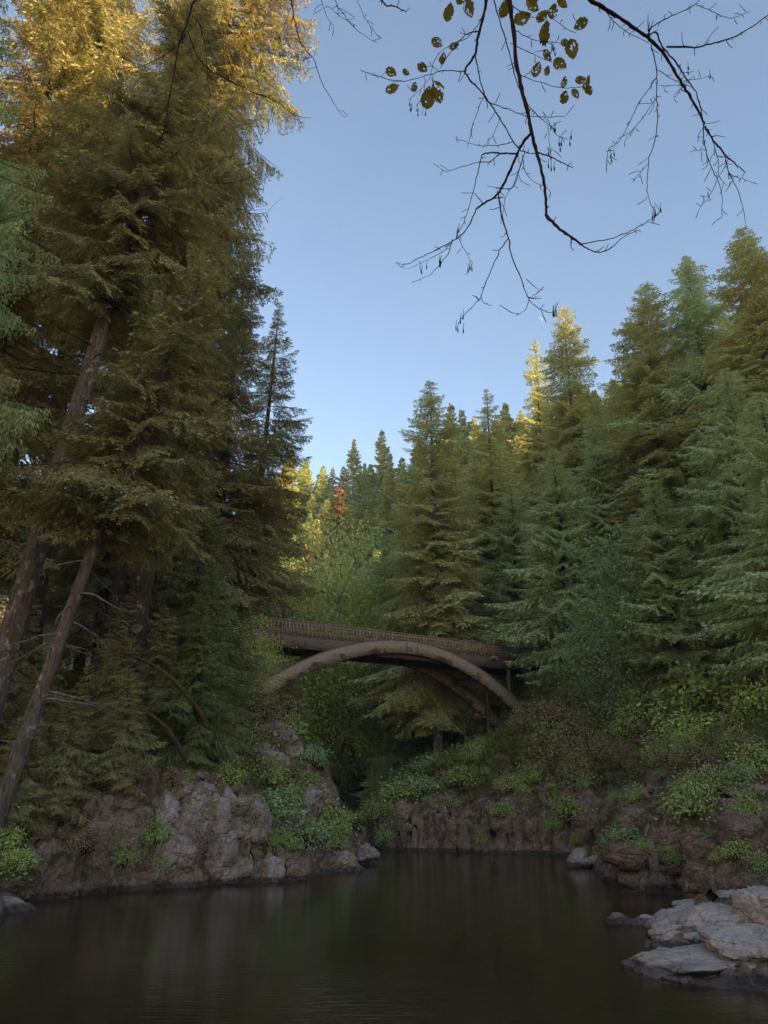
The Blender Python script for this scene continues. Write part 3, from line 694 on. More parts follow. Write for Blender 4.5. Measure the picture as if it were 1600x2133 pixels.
for a in ((0, 650, 1062, 112, 'pale yellow green alder, tallest of the light crowns over the bridge', 1.0), (0, 742, 1085, 116, 'thin brownish alder crown next to the tallest pale alder', .85),
          (0, 705, 1165, 104, 'rounded pale green alder low above the bridge railing', 1.0), (1, 838, 1180, 104, 'green broad-leaved tree over the middle of the railing', .9),
          (1, 590, 1150, 98, 'green broad-leaved tree above the two people', 1.0), (1, 780, 1215, 97, 'small dark green broad-leaved tree behind the railing', .9),
          (0, 880, 1085, 112, 'light green alder half hidden by the tall pale-trunked fir', .8)):
    place_top(PA[a[0]], a[1], a[2], a[3], a[4], 'tree', 'broad-leaved trees behind the bridge', a[5])
place_top(PA[0], 540, 1262, 58, 'small yellowish leafy tree in front of the bridge end', 'tree', None, .62)
for i, a in enumerate(((2, 1300, 1070, 66, .9), (2, 1235, 1230, 62, .8))):
    place_top(PA[a[0]], a[1], a[2], a[3], ('teal green maple with large drooping leaves beside the dense blue green fir', 'lower maple with spreading leaves above the brown slope shrubs')[i], 'tree', 'maples on the slope', a[4])
# hemlocks filling the gorge under the arch
hl = [(700, 1395, 122), (765, 1390, 118), (640, 1430, 126), (850, 1400, 112), (740, 1500, 112), (810, 1490, 96), (865, 1560, 92), (690, 1560, 118), (780, 1590, 88),
      (600, 1330, 124), (560, 1400, 112), (1020, 1400, 99), (740, 1620, 110)]
for i, (px, py, Y) in enumerate(hl):
    place_top(PH[i % 2], px, py, Y, 'dark green hemlock in the shaded gorge under the arch', 'tree', 'hemlocks under the arch', 1.12)
for px, Y, lb in ((927, 93, 'tree with the thickest pale blotched trunk under the arch'), (952, 97, 'tree with a slim blotched trunk next to the thickest one under the arch'), (1012, 100, 'tree with a thin trunk close to the arch feet'), (870, 108, 'tree with a thin pale trunk deep in the gorge')):
    q = at_y(px, 1500, Y); PT.put((q[0], Y, gz(q[0], Y) - .3), (.85, .85, .95), rng.uniform(0, 6), lb, 'tree', 'slim firs in the gorge')
# ------------------------------------------------------------------ forest on the far hillsides
def hillside():
    m = 16000; Y = 104 + 240 * rng.uniform(0, 1, m) ** 1.1; X = -75 + 250 * rng.uniform(0, 1, m)
    z, d, back = ground_raw(X, Y); h = rng.uniform(23, 33, m); order = np.argsort(Y); out = []; sky_ = np.full(1800, 1300.0); n = 0
    # near rows first; a tree whose tip stays below what already stands in front of it would not be seen
    for i in order:
        if d[i] < 7 or (X[i] < -22 and Y[i] < 116): continue
        a = proj((X[i], Y[i], z[i] + h[i])); c = int(a[0])
        if not 520 < c < 1690 or n >= 285: continue
        sep = 4.0 + Y[i] * .006
        if any((X[i] - q[0]) ** 2 + (Y[i] - q[1]) ** 2 < sep * sep for q in out): continue
        w = int(9 * 1600 / Y[i] * .25); lo = max(0, c - w); vis = np.median(sky_[lo:c + w]) - a[1]
        if vis < 4: continue
        if c > 900 and Y[i] < 150 and rng.random() < .55: continue
        out.append((X[i], Y[i])); n += 1; xs_ = np.arange(max(0, c - 3 * w), min(1799, c + 3 * w)); sky_[xs_] = np.minimum(sky_[xs_], a[1] + 6 + np.abs(xs_ - c) * 2.6)
        P = PB[rng.integers(3)]; s = h[i] / P.H; w_ = s * rng.uniform(.85, 1.2)
        P.put((X[i], Y[i], z[i] - .3), (w_, w_, s), rng.uniform(0, 6.28), 'conifer of the dense forest covering the hillside behind the bridge', 'tree', 'conifers on the far hillside')
    return n
M['dead'] = foliage_mat('dead_needles', (0.16, 0.085, 0.05), (0.26, 0.15, 0.09))
SN = proto_conifer('dead_fir', 'dead', 'bark', H=32, R=3.2, base=.25, bset=FAR, n_br=60, r0=.4, sparse=.5, bare_limbs=12, limb_len=2.0)
place_top(SN, 716, 992, 128, 'red brown dead fir standing among the green hillside conifers', 'tree')
place_top(SN, 1478, 735, 74, 'half bare dead fir between the tall firs', 'tree')
print('hillside trees', hillside())
for a in ((0, 945, 838, 165, 'small sunlit yellow conifer tip on the hill crest, the sharper of two'), (1, 970, 848, 160, 'small sunlit yellow conifer tip on the hill crest, the rounder of two'),
          (0, 1045, 832, 150, 'sunlit conifer tips peeking between two firs'), (2, 740, 915, 215, 'golden pointed conifer tip on the crest line above the alders'), (0, 800, 893, 200, 'grey green conifer tip on the crest line near the pale-trunked fir')):
    place_top(PB[a[0]], a[1], a[2], a[3], a[4], 'tree', 'crest conifers', .9)

# ------------------------------------------------------------------ the big trees of the left bank
SPR = branch_set([1.1, 2.2, 3.6, 5.2], 3, leaf_l=.25, leaf_w=.07, gap=.15, droop=.22, hang=.45)
def left_tree(fol, bark, label, X, Y, limb='moss_limb', **kw):
    p = proto_conifer('spruce_tree', fol, bark, limb, **kw); g = gz(X, Y); p.put((X, Y, g - .2), (1, 1, 1), 0, label, 'tree', 'big trees on the near bank'); return p
TB = left_tree('fir_dark', 'bark_pale', 'slim leaning trunk with white lichen flecks and dead lower limbs', -15.7, 33, limb='dead_limb', H=29, R=4.6, base=.46, bset=SPR, n_br=170, r0=.36, lean=.235, bare_limbs=26, limb_len=3.2, wobble=.5)
TA = left_tree('fir_dark', 'bark_pale', 'thickest trunk, ridged brown bark patched with white lichen', -18.4, 36, H=54, R=5.4, base=.46, bset=SPR, n_br=300, ragged=.4, r0=.60, lean=.10, bare_limbs=34, limb_len=4.0, wobble=.4)
TC = left_tree('fir_dark', 'bark', 'dark slanting trunk seen against gaps of sky', -18.0, 48, H=46, R=5.2, base=.50, bset=SPR, n_br=260, ragged=.4, r0=.40, lean=.15, bare_limbs=30, limb_len=4.5, wobble=.3)
TD = left_tree('fir_near', 'bark', 'towering spruce whose long boughs reach out against the sky', -14.9, 45, H=80, R=5.9, base=.36, bset=NEARH, n_br=430, r0=.72, lean=.02, bare_limbs=40, limb_len=5.0, top_pow=.45, pit=(-.35, .35), sparse=.30, ragged=.65)
TE = left_tree('fir_dark', 'bark', 'feathery spruce standing out against the sky above the bridge end', -13.2, 57, H=41, R=5.6, base=.12, bset=SPR, n_br=330, r0=.5, pit=(-.25, .4), top_pow=.75, sparse=.3, ragged=.4, bare_limbs=20)
for X, Y, sc_, P, lb in ((-22.5, 49, 1.0, TD, 'tall spruce crowded behind the thickest trunk'), (-24, 42, 1.5, TE, 'spruce at the frame edge behind the cedar'), (-17.5, 62, 1.25, TE, 'spruce lit golden behind the towering spruce'),
                          (-23, 66, 1.30, TE, 'spruce lit golden seen through the gaps above the slanting trunk'), (-30, 58, 1.3, TE, 'golden lit spruce glimpsed behind the cedar boughs'), (-13.5, 74, 1.15, TE, 'spruce with golden edge beyond the feathery spruce'), (-33, 84, 1.3, TE, 'distant golden spruce between the two near trunks'), (-20, 54, .82, TE, 'mid height spruce between trunks')):
    P.put((X, Y, gz(X, Y) - .2), (sc_, sc_, sc_), rng.uniform(0, 6), lb, 'tree', 'big trees on the near bank')
CE = proto_conifer('cedar_tree', 'cedar', 'bark', H=38, R=5.6, base=.34, bset=CED, n_br=210, r0=.6, pit=(-.25, .2), top_pow=.6, bare_limbs=0)
CE.put((-18.2, 25.5, gz(-18.2, 25.5) - .2), (1, 1, 1), .6, 'pale grey green cedar with curtains of drooping sprays', 'tree')
M['fir_dark2'] = foliage_mat('hemlock_needles_olive', (0.085, 0.092, 0.036), (0.230, 0.250, 0.105), (0.14, 0.12, 0.045), .24)
HN = branch_set([.7, 1.4, 2.4, 3.4], 3, leaf_l=.17, leaf_w=.05, gap=.13, droop=.30, hang=.55)
YH = [proto_conifer('young_hemlock', 'fir_dark2', 'bark', H=14, R=3.1, base=.03, bset=HN, n_br=210, r0=.15, pit=(-.35, .3), top_pow=.7),
      proto_conifer('young_hemlock', 'fir_dark', 'bark', H=11, R=2.9, base=.02, bset=HN, n_br=190, r0=.13, pit=(-.45, .2), top_pow=.6)]
for i, (X, Y, h, k, lb) in enumerate(((-9.9, 41.2, 9.5, 0, 'olive hemlock hanging its boughs over the pale cliff'), (-10.0, 44, 11, 0, 'green hemlock behind the mossy curved trunk'), (-13.6, 39.6, 6.5, 1, 'dark hemlock between the leaning trunk and the cliff'), (-16.6, 38.5, 6, 1, 'dark hemlock at the foot of the thickest trunk'),
                                    (-12.2, 43, 8, 1, 'shaded hemlock under the towering spruce'), (-12.0, 49, 17, 0, 'hemlock on the ridge crest next to the bridge end'), (-12.6, 54, 15, 0, 'light green hemlock close under the bridge end'), (-15.2, 43.5, 8, 1, 'shaded hemlock behind the leaning trunk'), (-19.5, 41, 8, 1, 'dark hemlock behind the cedar'),
                                    (-13.9, 35.6, 5.5, 1, 'low hemlock spreading over the dark waterside rock'), (-15.3, 34.4, 5.0, 1, 'low hemlock at the base of the leaning trunk'), (-12.0, 37.4, 5.2, 1, 'small hemlock on the shady side of the cliff'), (-13.2, 63, 16, 0, 'hemlock screening the bridge end'), (-13.2, 52, 20, 1, 'slender dark hemlock deep behind the ridge'))):
    P = YH[k]; s = h / P.H; P.put((X, Y, gz(X, Y) - .15), (s ** .8, s ** .8, s), rng.uniform(0, 6), lb, 'tree', 'young hemlocks on the near bank')
# two mossy crooked trunks leaning out from the cliff top
def crooked(label, pts, r):
    root = empty('crooked_trunk', pts[0]); tag(root, label, 'tree'); q = smooth_path([np.array(p) - np.array(pts[0]) for p in pts], 6); mb = MB(); mb.add(*tube(q, np.linspace(r, r * .3, len(q)), 8)); mb.build('trunk', M['moss_limb'], root, True)
    for k in range(7):
        i = rng.integers(len(q) // 2, len(q)); d = rng.normal(0, 1, 3); d[2] = abs(d[2]) * .3; d /= np.linalg.norm(d); L = rng.uniform(.6, 1.6); s = np.linspace(0, 1, 6)[:, None]
        mb = MB(); mb.add(*tube(q[i] + d * L * s + np.array([0, 0, -.4]) * L * s ** 2, np.linspace(.03, .006, 6), 4)); mb.build('bare_limb', M['moss_limb'], root)
crooked('mossy crooked trunk arching above the cliff top, the higher one', [at_y(432, 1515, 40.5), at_y(415, 1480, 40.2), at_y(360, 1415, 39.8), at_y(300, 1375, 39.5), at_y(255, 1362, 39.3)], .17)
crooked('mossy crooked trunk rooted on the cliff edge, the lower one', [at_y(395, 1590, 39.3), at_y(375, 1560, 39.0), at_y(345, 1515, 38.7), at_y(300, 1480, 38.4), at_y(250, 1462, 38.2)], .16)
# ------------------------------------------------------------------ rocks
M['rock'] = rock_mat('brown_rock', (0.14, 0.080, 0.050), (0.42, 0.275, 0.185), moss=.25, lich=.03)
M['rock_mossy'] = rock_mat('mossy_rock', (0.10, 0.062, 0.038), (0.30, 0.20, 0.13), moss=.8, lich=.02)
M['rock_pale'] = rock_mat('lichened_rock', (0.24, 0.155, 0.11), (0.60, 0.455, 0.36), lichen=(0.42, 0.38, 0.37), moss=.25, lich=.10)
M['rock_grey'] = rock_mat('water_worn_rock', (0.38, 0.28, 0.225), (0.66, 0.53, 0.45), lichen=(0.44, 0.40, 0.39), moss=0, lich=.05, sc=.8)
def ico(n):
    import bmesh
    bm = bmesh.new(); bmesh.ops.create_icosphere(bm, subdivisions=n, radius=1); V = np.array([v.co[:] for v in bm.verts]); F = np.array([[v.index for v in f.verts] for f in bm.faces]); bm.free(); return V, F
ICO = {n: ico(n) for n in (4, 5, 6)}
def rock_mesh(seed, size, facets=16, sub=5, soft=14.0, rough=.10, flat_top=None):
    r = np.random.default_rng(seed); V, F = ICO[sub]
    n = r.normal(0, 1, (facets, 3)); n /= np.linalg.norm(n, axis=1, keepdims=True); d = r.uniform(.62, 1.0, facets)
    if flat_top is not None: n = np.concatenate([n, [[.08, -.05, 1]]]); d = np.append(d, flat_top)
    c = np.maximum(V @ n.T, 1e-3); R = np.concatenate([d[None, :] / c, np.full((len(V), 1), 1.10)], 1)
    R = -np.log(np.exp(-np.minimum(R, 3) * soft).sum(1)) / soft
    P = V * R[:, None]; P = P + V * (rough * fbm(P * 2.3 + seed, 4, seed % 91) + .5 * rough * fbm(P * 7 + seed, 3, seed % 57))[:, None]
    F1, F2, Cc = worley(P * 2.2 + seed * 1.7, seed % 43); P = P + V * (rough * .6 * (Cc - .5) - rough * .5 * (1 - sstep(0, .12, F2 - F1)))[:, None]
    return P * np.asarray(size) / 2, F
def rock(seed, loc, size, rz, mat, label, group=None, tilt=(0, 0), name='boulder', **kw):
    V, F = rock_mesh(seed, size, **kw); o = link_mesh(name, V, F, M[mat], smooth=True); o.location = [float(v) for v in loc]; o.rotation_euler = (tilt[0], tilt[1], rz)
    return tag(o, label, 'rock', group)
def wat(px, py):
    r = ray(px, py); return CAM + r * (-CAM[2] / r[2])
# pale shelf of water-worn rock at the lower corner
def shelf():
    def at(px, py, z):
        r = ray(px, py); return CAM + r * ((z - CAM[2]) / r[2])
    # picture x-extent, picture y of the middle, height of its middle, depth and height in metres, flat top
    L = [(1362, 1640, 2015, .12, 2.0, .85, 'smooth pale rock tongue lying lowest along the water', .42), (1362, 1478, 1958, .22, 1.2, .75, 'small knobbly pale rock just above the lowest tongue', .5), (1343, 1372, 1970, .02, .4, .35, 'tiny white stone at the tip of the shelf', .6),
         (1366, 1490, 1928, .30, 1.4, .85, 'pale rounded rock with dark hollow beneath, on the shelf', .5), (1490, 1680, 1978, .45, 2.0, 1.0, 'broad pale rock slab at the frame edge over the lowest tongue', .5), (1455, 1600, 1925, .55, 1.6, 1.0, 'long pale slab with mossy hollow on the shelf', .5),
         (1418, 1500, 1898, .25, 1.1, .75, 'pale rock with steep dark front at the shelf waterline', .45), (1415, 1540, 1905, .35, 1.0, .6, 'thin pale wedge between the steep fronted rock and the rounded rock', .45), (1480, 1640, 1880, .60, 1.7, .9, 'flat pale slab next above the steep fronted rock', .45), (1562, 1680, 1905, .9, 1.9, 1.5, 'grey sided upright boulder on the shelf at frame edge', .6),
         (1445, 1580, 1838, .75, 2.2, 1.7, 'big brown boulder with pale capped top above the shelf', .55), (1540, 1680, 1850, .95, 2.0, 1.2, 'grey block beside the big brown boulder', .5), (1575, 1660, 2045, .0, 1.2, .9, 'dark wet rock at the lowest frame edge', .6), (1500, 1570, 1950, .55, 1.0, .6, 'pinkish pale block in the middle of the shelf', .5), (1380, 1440, 2040, .0, .8, .35, 'low wet lip of pale rock under the lowest tongue', .5)]
    rock(199, (12.9, 22.9, .10), (9.6, 7.4, 1.3), .12, 'rock_grey', 'broad pale rock shelf carrying the slabs and boulders', 'pale water-worn shelf rocks', (0, -.04), 'rock_shelf', facets=30, sub=6, soft=16, rough=.10, flat_top=.55)
    for i, (x0, x1, py, z, dy, dz, lb, ft) in enumerate(L):
        p = at((x0 + x1) / 2, py, z); t = p[1] / ray(800, py)[1]; w = (x1 - x0) * t / FPX * 1.30
        rock(200 + i * 7, (p[0], p[1] + dy * .25, z - .02), np.array((w, dy * 1.4, dz * 1.4)), rng.uniform(-.12, .2), 'rock' if 'brown' in lb or 'dark wet' in lb else 'rock_grey', lb, 'pale water-worn shelf rocks', (.05, -.05), 'boulder', facets=16, sub=6, soft=13, rough=.095, flat_top=ft)
shelf()
p = wat(1322, 1925)
rock(311, (p[0] - .35, p[1] + .1, -.06), (1.2, .75, .75), .2, 'rock', 'rounded brown stone, one half of the islet in the water', facets=10, soft=9, rough=.08)
rock(312, (p[0] + .38, p[1] + .15, -.10), (1.7, 1.1, .72), -.1, 'rock_grey', 'low cracked grey stone, the other half of the islet', facets=14, soft=14, rough=.14)
p = wat(1245, 1806)
for i, (dx, dy, s, lb) in enumerate(((-.9, .3, (1.5, 1.1, 1.5), 'pale angular rock at the waterline, the steeper of a bright group'), (.1, .2, (1.9, 1.2, 1.0), 'pale flat rock in the middle of a bright waterline group'), (1.0, .5, (1.3, 1.0, 1.7), 'pale upright rock by the dark cleft at the waterline'))):
    rock(330 + i, (p[0] + dx, p[1] + dy, .15), s, .4 * i, 'rock_grey', lb, 'bright waterline rocks', facets=14, soft=16, rough=.12)
# rocks of the rugged slope and the cliffs, each set into the bank where the photograph shows it
def set_rock(seed, px, py, size, rz, mat, label, sink=.38, **kw):
    p = hit(px, py)
    if p is None: return
    rock(seed, (p[0], p[1] + size[1] * (sink if mat != 'rock_pale' else .18), p[2] - size[2] * .16), size, rz, mat, label, 'rocks set in the banks', (rng.uniform(-.2, .2), rng.uniform(-.2, .2)), **kw)
RL = [(350, 1770, (2.2, 1.8, 2.6), 'rock_pale', 'grey flecked cliff foot below the shady buttress'), (470, 1790, (2.4, 1.8, 2.6), 'rock_pale', 'broken grey rock at the cliff foot beside the pale buttress'), (400, 1690, (2.6, 2.2, 3.6), 'rock_pale', 'great grey flecked slab in the cliff centre'), (520, 1700, (2.2, 2.0, 2.4), 'rock_pale', 'tilted grey slab on the cliff shoulder'), (615, 1610, (2.0, 1.8, 2.0), 'rock', 'stepped crag rock above the jutting ledge'), (535, 1640, (2.6, 2.2, 2.4), 'rock', 'brown crag rock half hidden by bushes'), (620, 1700, (2.6, 2.0, 2.0), 'rock', 'brown block under the white faced ledge'), (395, 1640, (1.6, 1.8, 2.6), 'rock_pale', 'white flecked cliff knob under the crooked trunk'), (350, 1700, (1.5, 1.6, 2.8), 'rock_pale', 'white flecked cliff buttress on its shady side'), (430, 1720, (2.4, 2.0, 3.8), 'rock_pale', 'tall pale buttress in the middle of the cliff'),
      (480, 1680, (1.6, 1.6, 3.0), 'rock_pale', 'pale ribbed cliff rock beside the hanging hemlock'), (515, 1765, (1.4, 1.5, 2.4), 'rock', 'pointed brown rock leaning on the cliff foot'), (565, 1800, (1.2, 1.2, 1.7), 'rock_pale', 'pale wedge rock low on the cliff foot'), (610, 1815, (1.5, 1.2, 1.4), 'rock', 'dark wedge rock at the point waterline'),
      (685, 1800, (1.7, 1.3, 1.5), 'rock', 'upright rounded rock near the tip of the point'), (715, 1790, (1.6, 1.4, 1.2), 'rock_pale', 'pale rock on the tip of the point'), (750, 1775, (1.9, 1.5, 1.3), 'rock_pale', 'pale end rock where the point meets the water'), (770, 1800, (1.2, 1.0, .9), 'rock', 'dark wet end rock of the point'), (700, 1815, (.9, .8, .6), 'rock_grey', 'small wet stone at the point waterline'), (735, 1812, (1.0, .8, .7), 'rock_grey', 'small pale stone at the point waterline'),
      (665, 1660, (2.0, 1.6, 1.7), 'rock', 'overhanging pale ledge rock jutting towards the gorge'), (640, 1665, (1.5, 1.5, 2.0), 'rock_pale', 'white faced ledge rock behind the jutting one'), (655, 1712, (2.6, 1.8, 1.0), 'rock', 'flat red brown shelf rock below the jutting ledge'), (575, 1540, (3.4, 3.0, 3.6), 'rock_pale', 'pale cracked crag high on the point'), (605, 1570, (2.4, 2.2, 2.8), 'rock_pale', 'pale crag with vertical cracks facing the gorge'), (555, 1590, (2.8, 2.4, 3.0), 'rock_pale', 'pale crag on the shrub side of the high point'),
      (100, 1860, (2.0, 1.4, 1.3), 'rock', 'brown block at the waterline under the low hemlocks'), (170, 1850, (2.6, 1.5, 2.0), 'rock_mossy', 'rounded mossy rock at the shaded waterline'), (235, 1835, (2.0, 1.5, 2.3), 'rock_mossy', 'tall mossy rock in the shaded bank'), (300, 1830, (2.0, 1.5, 1.9), 'rock', 'brown rock at the foot of the flecked cliff'),
      (15, 1830, (2.0, 1.6, 1.7), 'rock_mossy', 'orange brown mossy boulder at the frame edge'), (15, 1900, (1.7, 1.3, 1.3), 'rock_pale', 'flecked boulder below the mossy one at the frame edge'),
      (1060, 1560, (3.4, 2.4, 1.4), 'rock', 'layered brown ledge below the arch foot, the upper step'), (1035, 1600, (3.2, 2.2, 1.2), 'rock', 'layered brown ledge below the arch foot, the lower step'), (830, 1700, (2.6, 2.0, 2.6), 'rock', 'knobbly brown rock at the gorge corner of the bluff'), (1095, 1680, (2.4, 1.8, 2.6), 'rock_mossy', 'squared mossy block with yellow patches in the bluff'), (1120, 1735, (2.8, 1.8, 2.0), 'rock_mossy', 'round mossy block low in the bluff'), (960, 1700, (3.0, 2.0, 2.4), 'rock', 'dark cracked block in the bluff middle'), (900, 1720, (2.6, 1.8, 2.0), 'rock', 'dark block in the bluff near the corner'), (1010, 1735, (2.2, 1.6, 1.6), 'rock', 'weathered block low in the bluff'),
      (1250, 1700, (3.6, 2.6, 3.2), 'rock', 'large brown block where the bluff turns'), (1330, 1705, (2.0, 1.5, 1.4), 'rock', 'brown block with flat pale top on the rugged slope'), (1370, 1660, (1.8, 1.5, 1.6), 'rock', 'narrow block jutting on the rugged slope'), (1340, 1775, (3.0, 2.0, 1.2), 'rock', 'long tilted slab above the dark cleft'), (1410, 1740, (2.0, 1.6, 1.3), 'rock', 'dark shadowed block in the middle of the rugged slope'), (1420, 1800, (2.4, 1.6, 1.3), 'rock_mossy', 'flat topped block over the dark overhang'), (1480, 1760, (2.2, 1.8, 1.6), 'rock', 'brown block behind the pale capped boulder'), (1560, 1745, (2.6, 2.0, 2.2), 'rock', 'red brown wall block at the frame edge'), (1540, 1680, (2.8, 2.0, 1.4), 'rock', 'layered ledge at the frame edge, upper step'), (1590, 1640, (3.2, 2.0, 1.0), 'rock_pale', 'pale layered ledge topping the wall at the frame edge'), (1390, 1545, (4.2, 2.4, 1.3), 'rock', 'sloping bare slab beneath the lime green bush'), (1330, 1590, (1.8, 1.4, 1.2), 'rock', 'lower end of the sloping bare slab'), (1380, 1840, (3.0, 2.0, 1.7), 'rock_mossy', 'dark mossy rock standing in the shaded inlet'), (1310, 1830, (1.8, 1.6, 2.0), 'rock_mossy', 'dark rock edge beside the cleft')]
for i, (px, py, s, m, lb) in enumerate(RL):
    set_rock(400 + i * 3, px, py, np.array(s) * (1.18 if m == 'rock_pale' else 1.05), rng.uniform(-.5, .5), m, lb, facets=18, soft=20, rough=.13)
# ------------------------------------------------------------------ shrubs, ferns, ground plants
def proto_shrub(name, fol, H, **kw): return proto_leafy(name, fol, 'twig', H, part='foliage', **kw)
PS = {'green': proto_shrub('shrub', 'shrub', 1.6, R=1.0, r0=.04, ncl=46, per=20, leaf=.15, crown_base=.05, stems=5, spread=.75),
      'lime': proto_shrub('shrub', 'shrub_lime', 1.6, R=1.0, r0=.04, ncl=52, per=22, leaf=.15, crown_base=.05, stems=5, spread=.75),
      'blue': proto_shrub('shrub', 'shrub_blue', 1.5, R=1.0, r0=.04, ncl=42, per=20, leaf=.16, crown_base=.05, stems=5, spread=.75),
      'dry': proto_shrub('shrub', 'shrub_dry', 1.6, R=1.1, r0=.04, ncl=60, per=20, leaf=.10, crown_base=.02, stems=7, spread=.85)}
def fern_proto(n=16, L=.9):
    mb = MB(); st = MB()
    for k in range(n):
        a = 6.283 * k / n + rng.normal(0, .2); l = L * rng.uniform(.7, 1.15); s = np.linspace(0, 1, 9); el = rng.uniform(.5, 1.1)
        r = l * s * math.cos(el * .7); z = l * (math.sin(el) * s - .75 * s ** 2.2); P = np.stack([np.cos(a) * r, np.sin(a) * r, z], 1); st.add(*tube(P, np.linspace(.006, .002, 9), 3, False))
        u = np.linspace(.12, .99, 26); B = np.stack([np.interp(u, s, P[:, j]) for j in range(3)], 1); sd_ = np.array([-math.sin(a), math.cos(a), 0]); f = np.array([math.cos(a), math.sin(a), -.2])
        wd = .17 * l * np.sin(np.pi * u ** .75) + .01
        for sg in (-1, 1):
            V, Q = diamonds(B, sg * sd_ + f * .35 + rng.normal(0, .06, (26, 3)), wd, .045 * l, up=np.array([0, 0, 1.0]) + rng.normal(0, .12, (26, 3))); mb.add(V, Q, tint=rng.uniform(.2, .8))
    root = empty('fern'); st.build('stalk', M['fern'], root); mb.build('frond', M['fern'], root); return Proto(root, .8)
PS['fern'] = fern_proto()
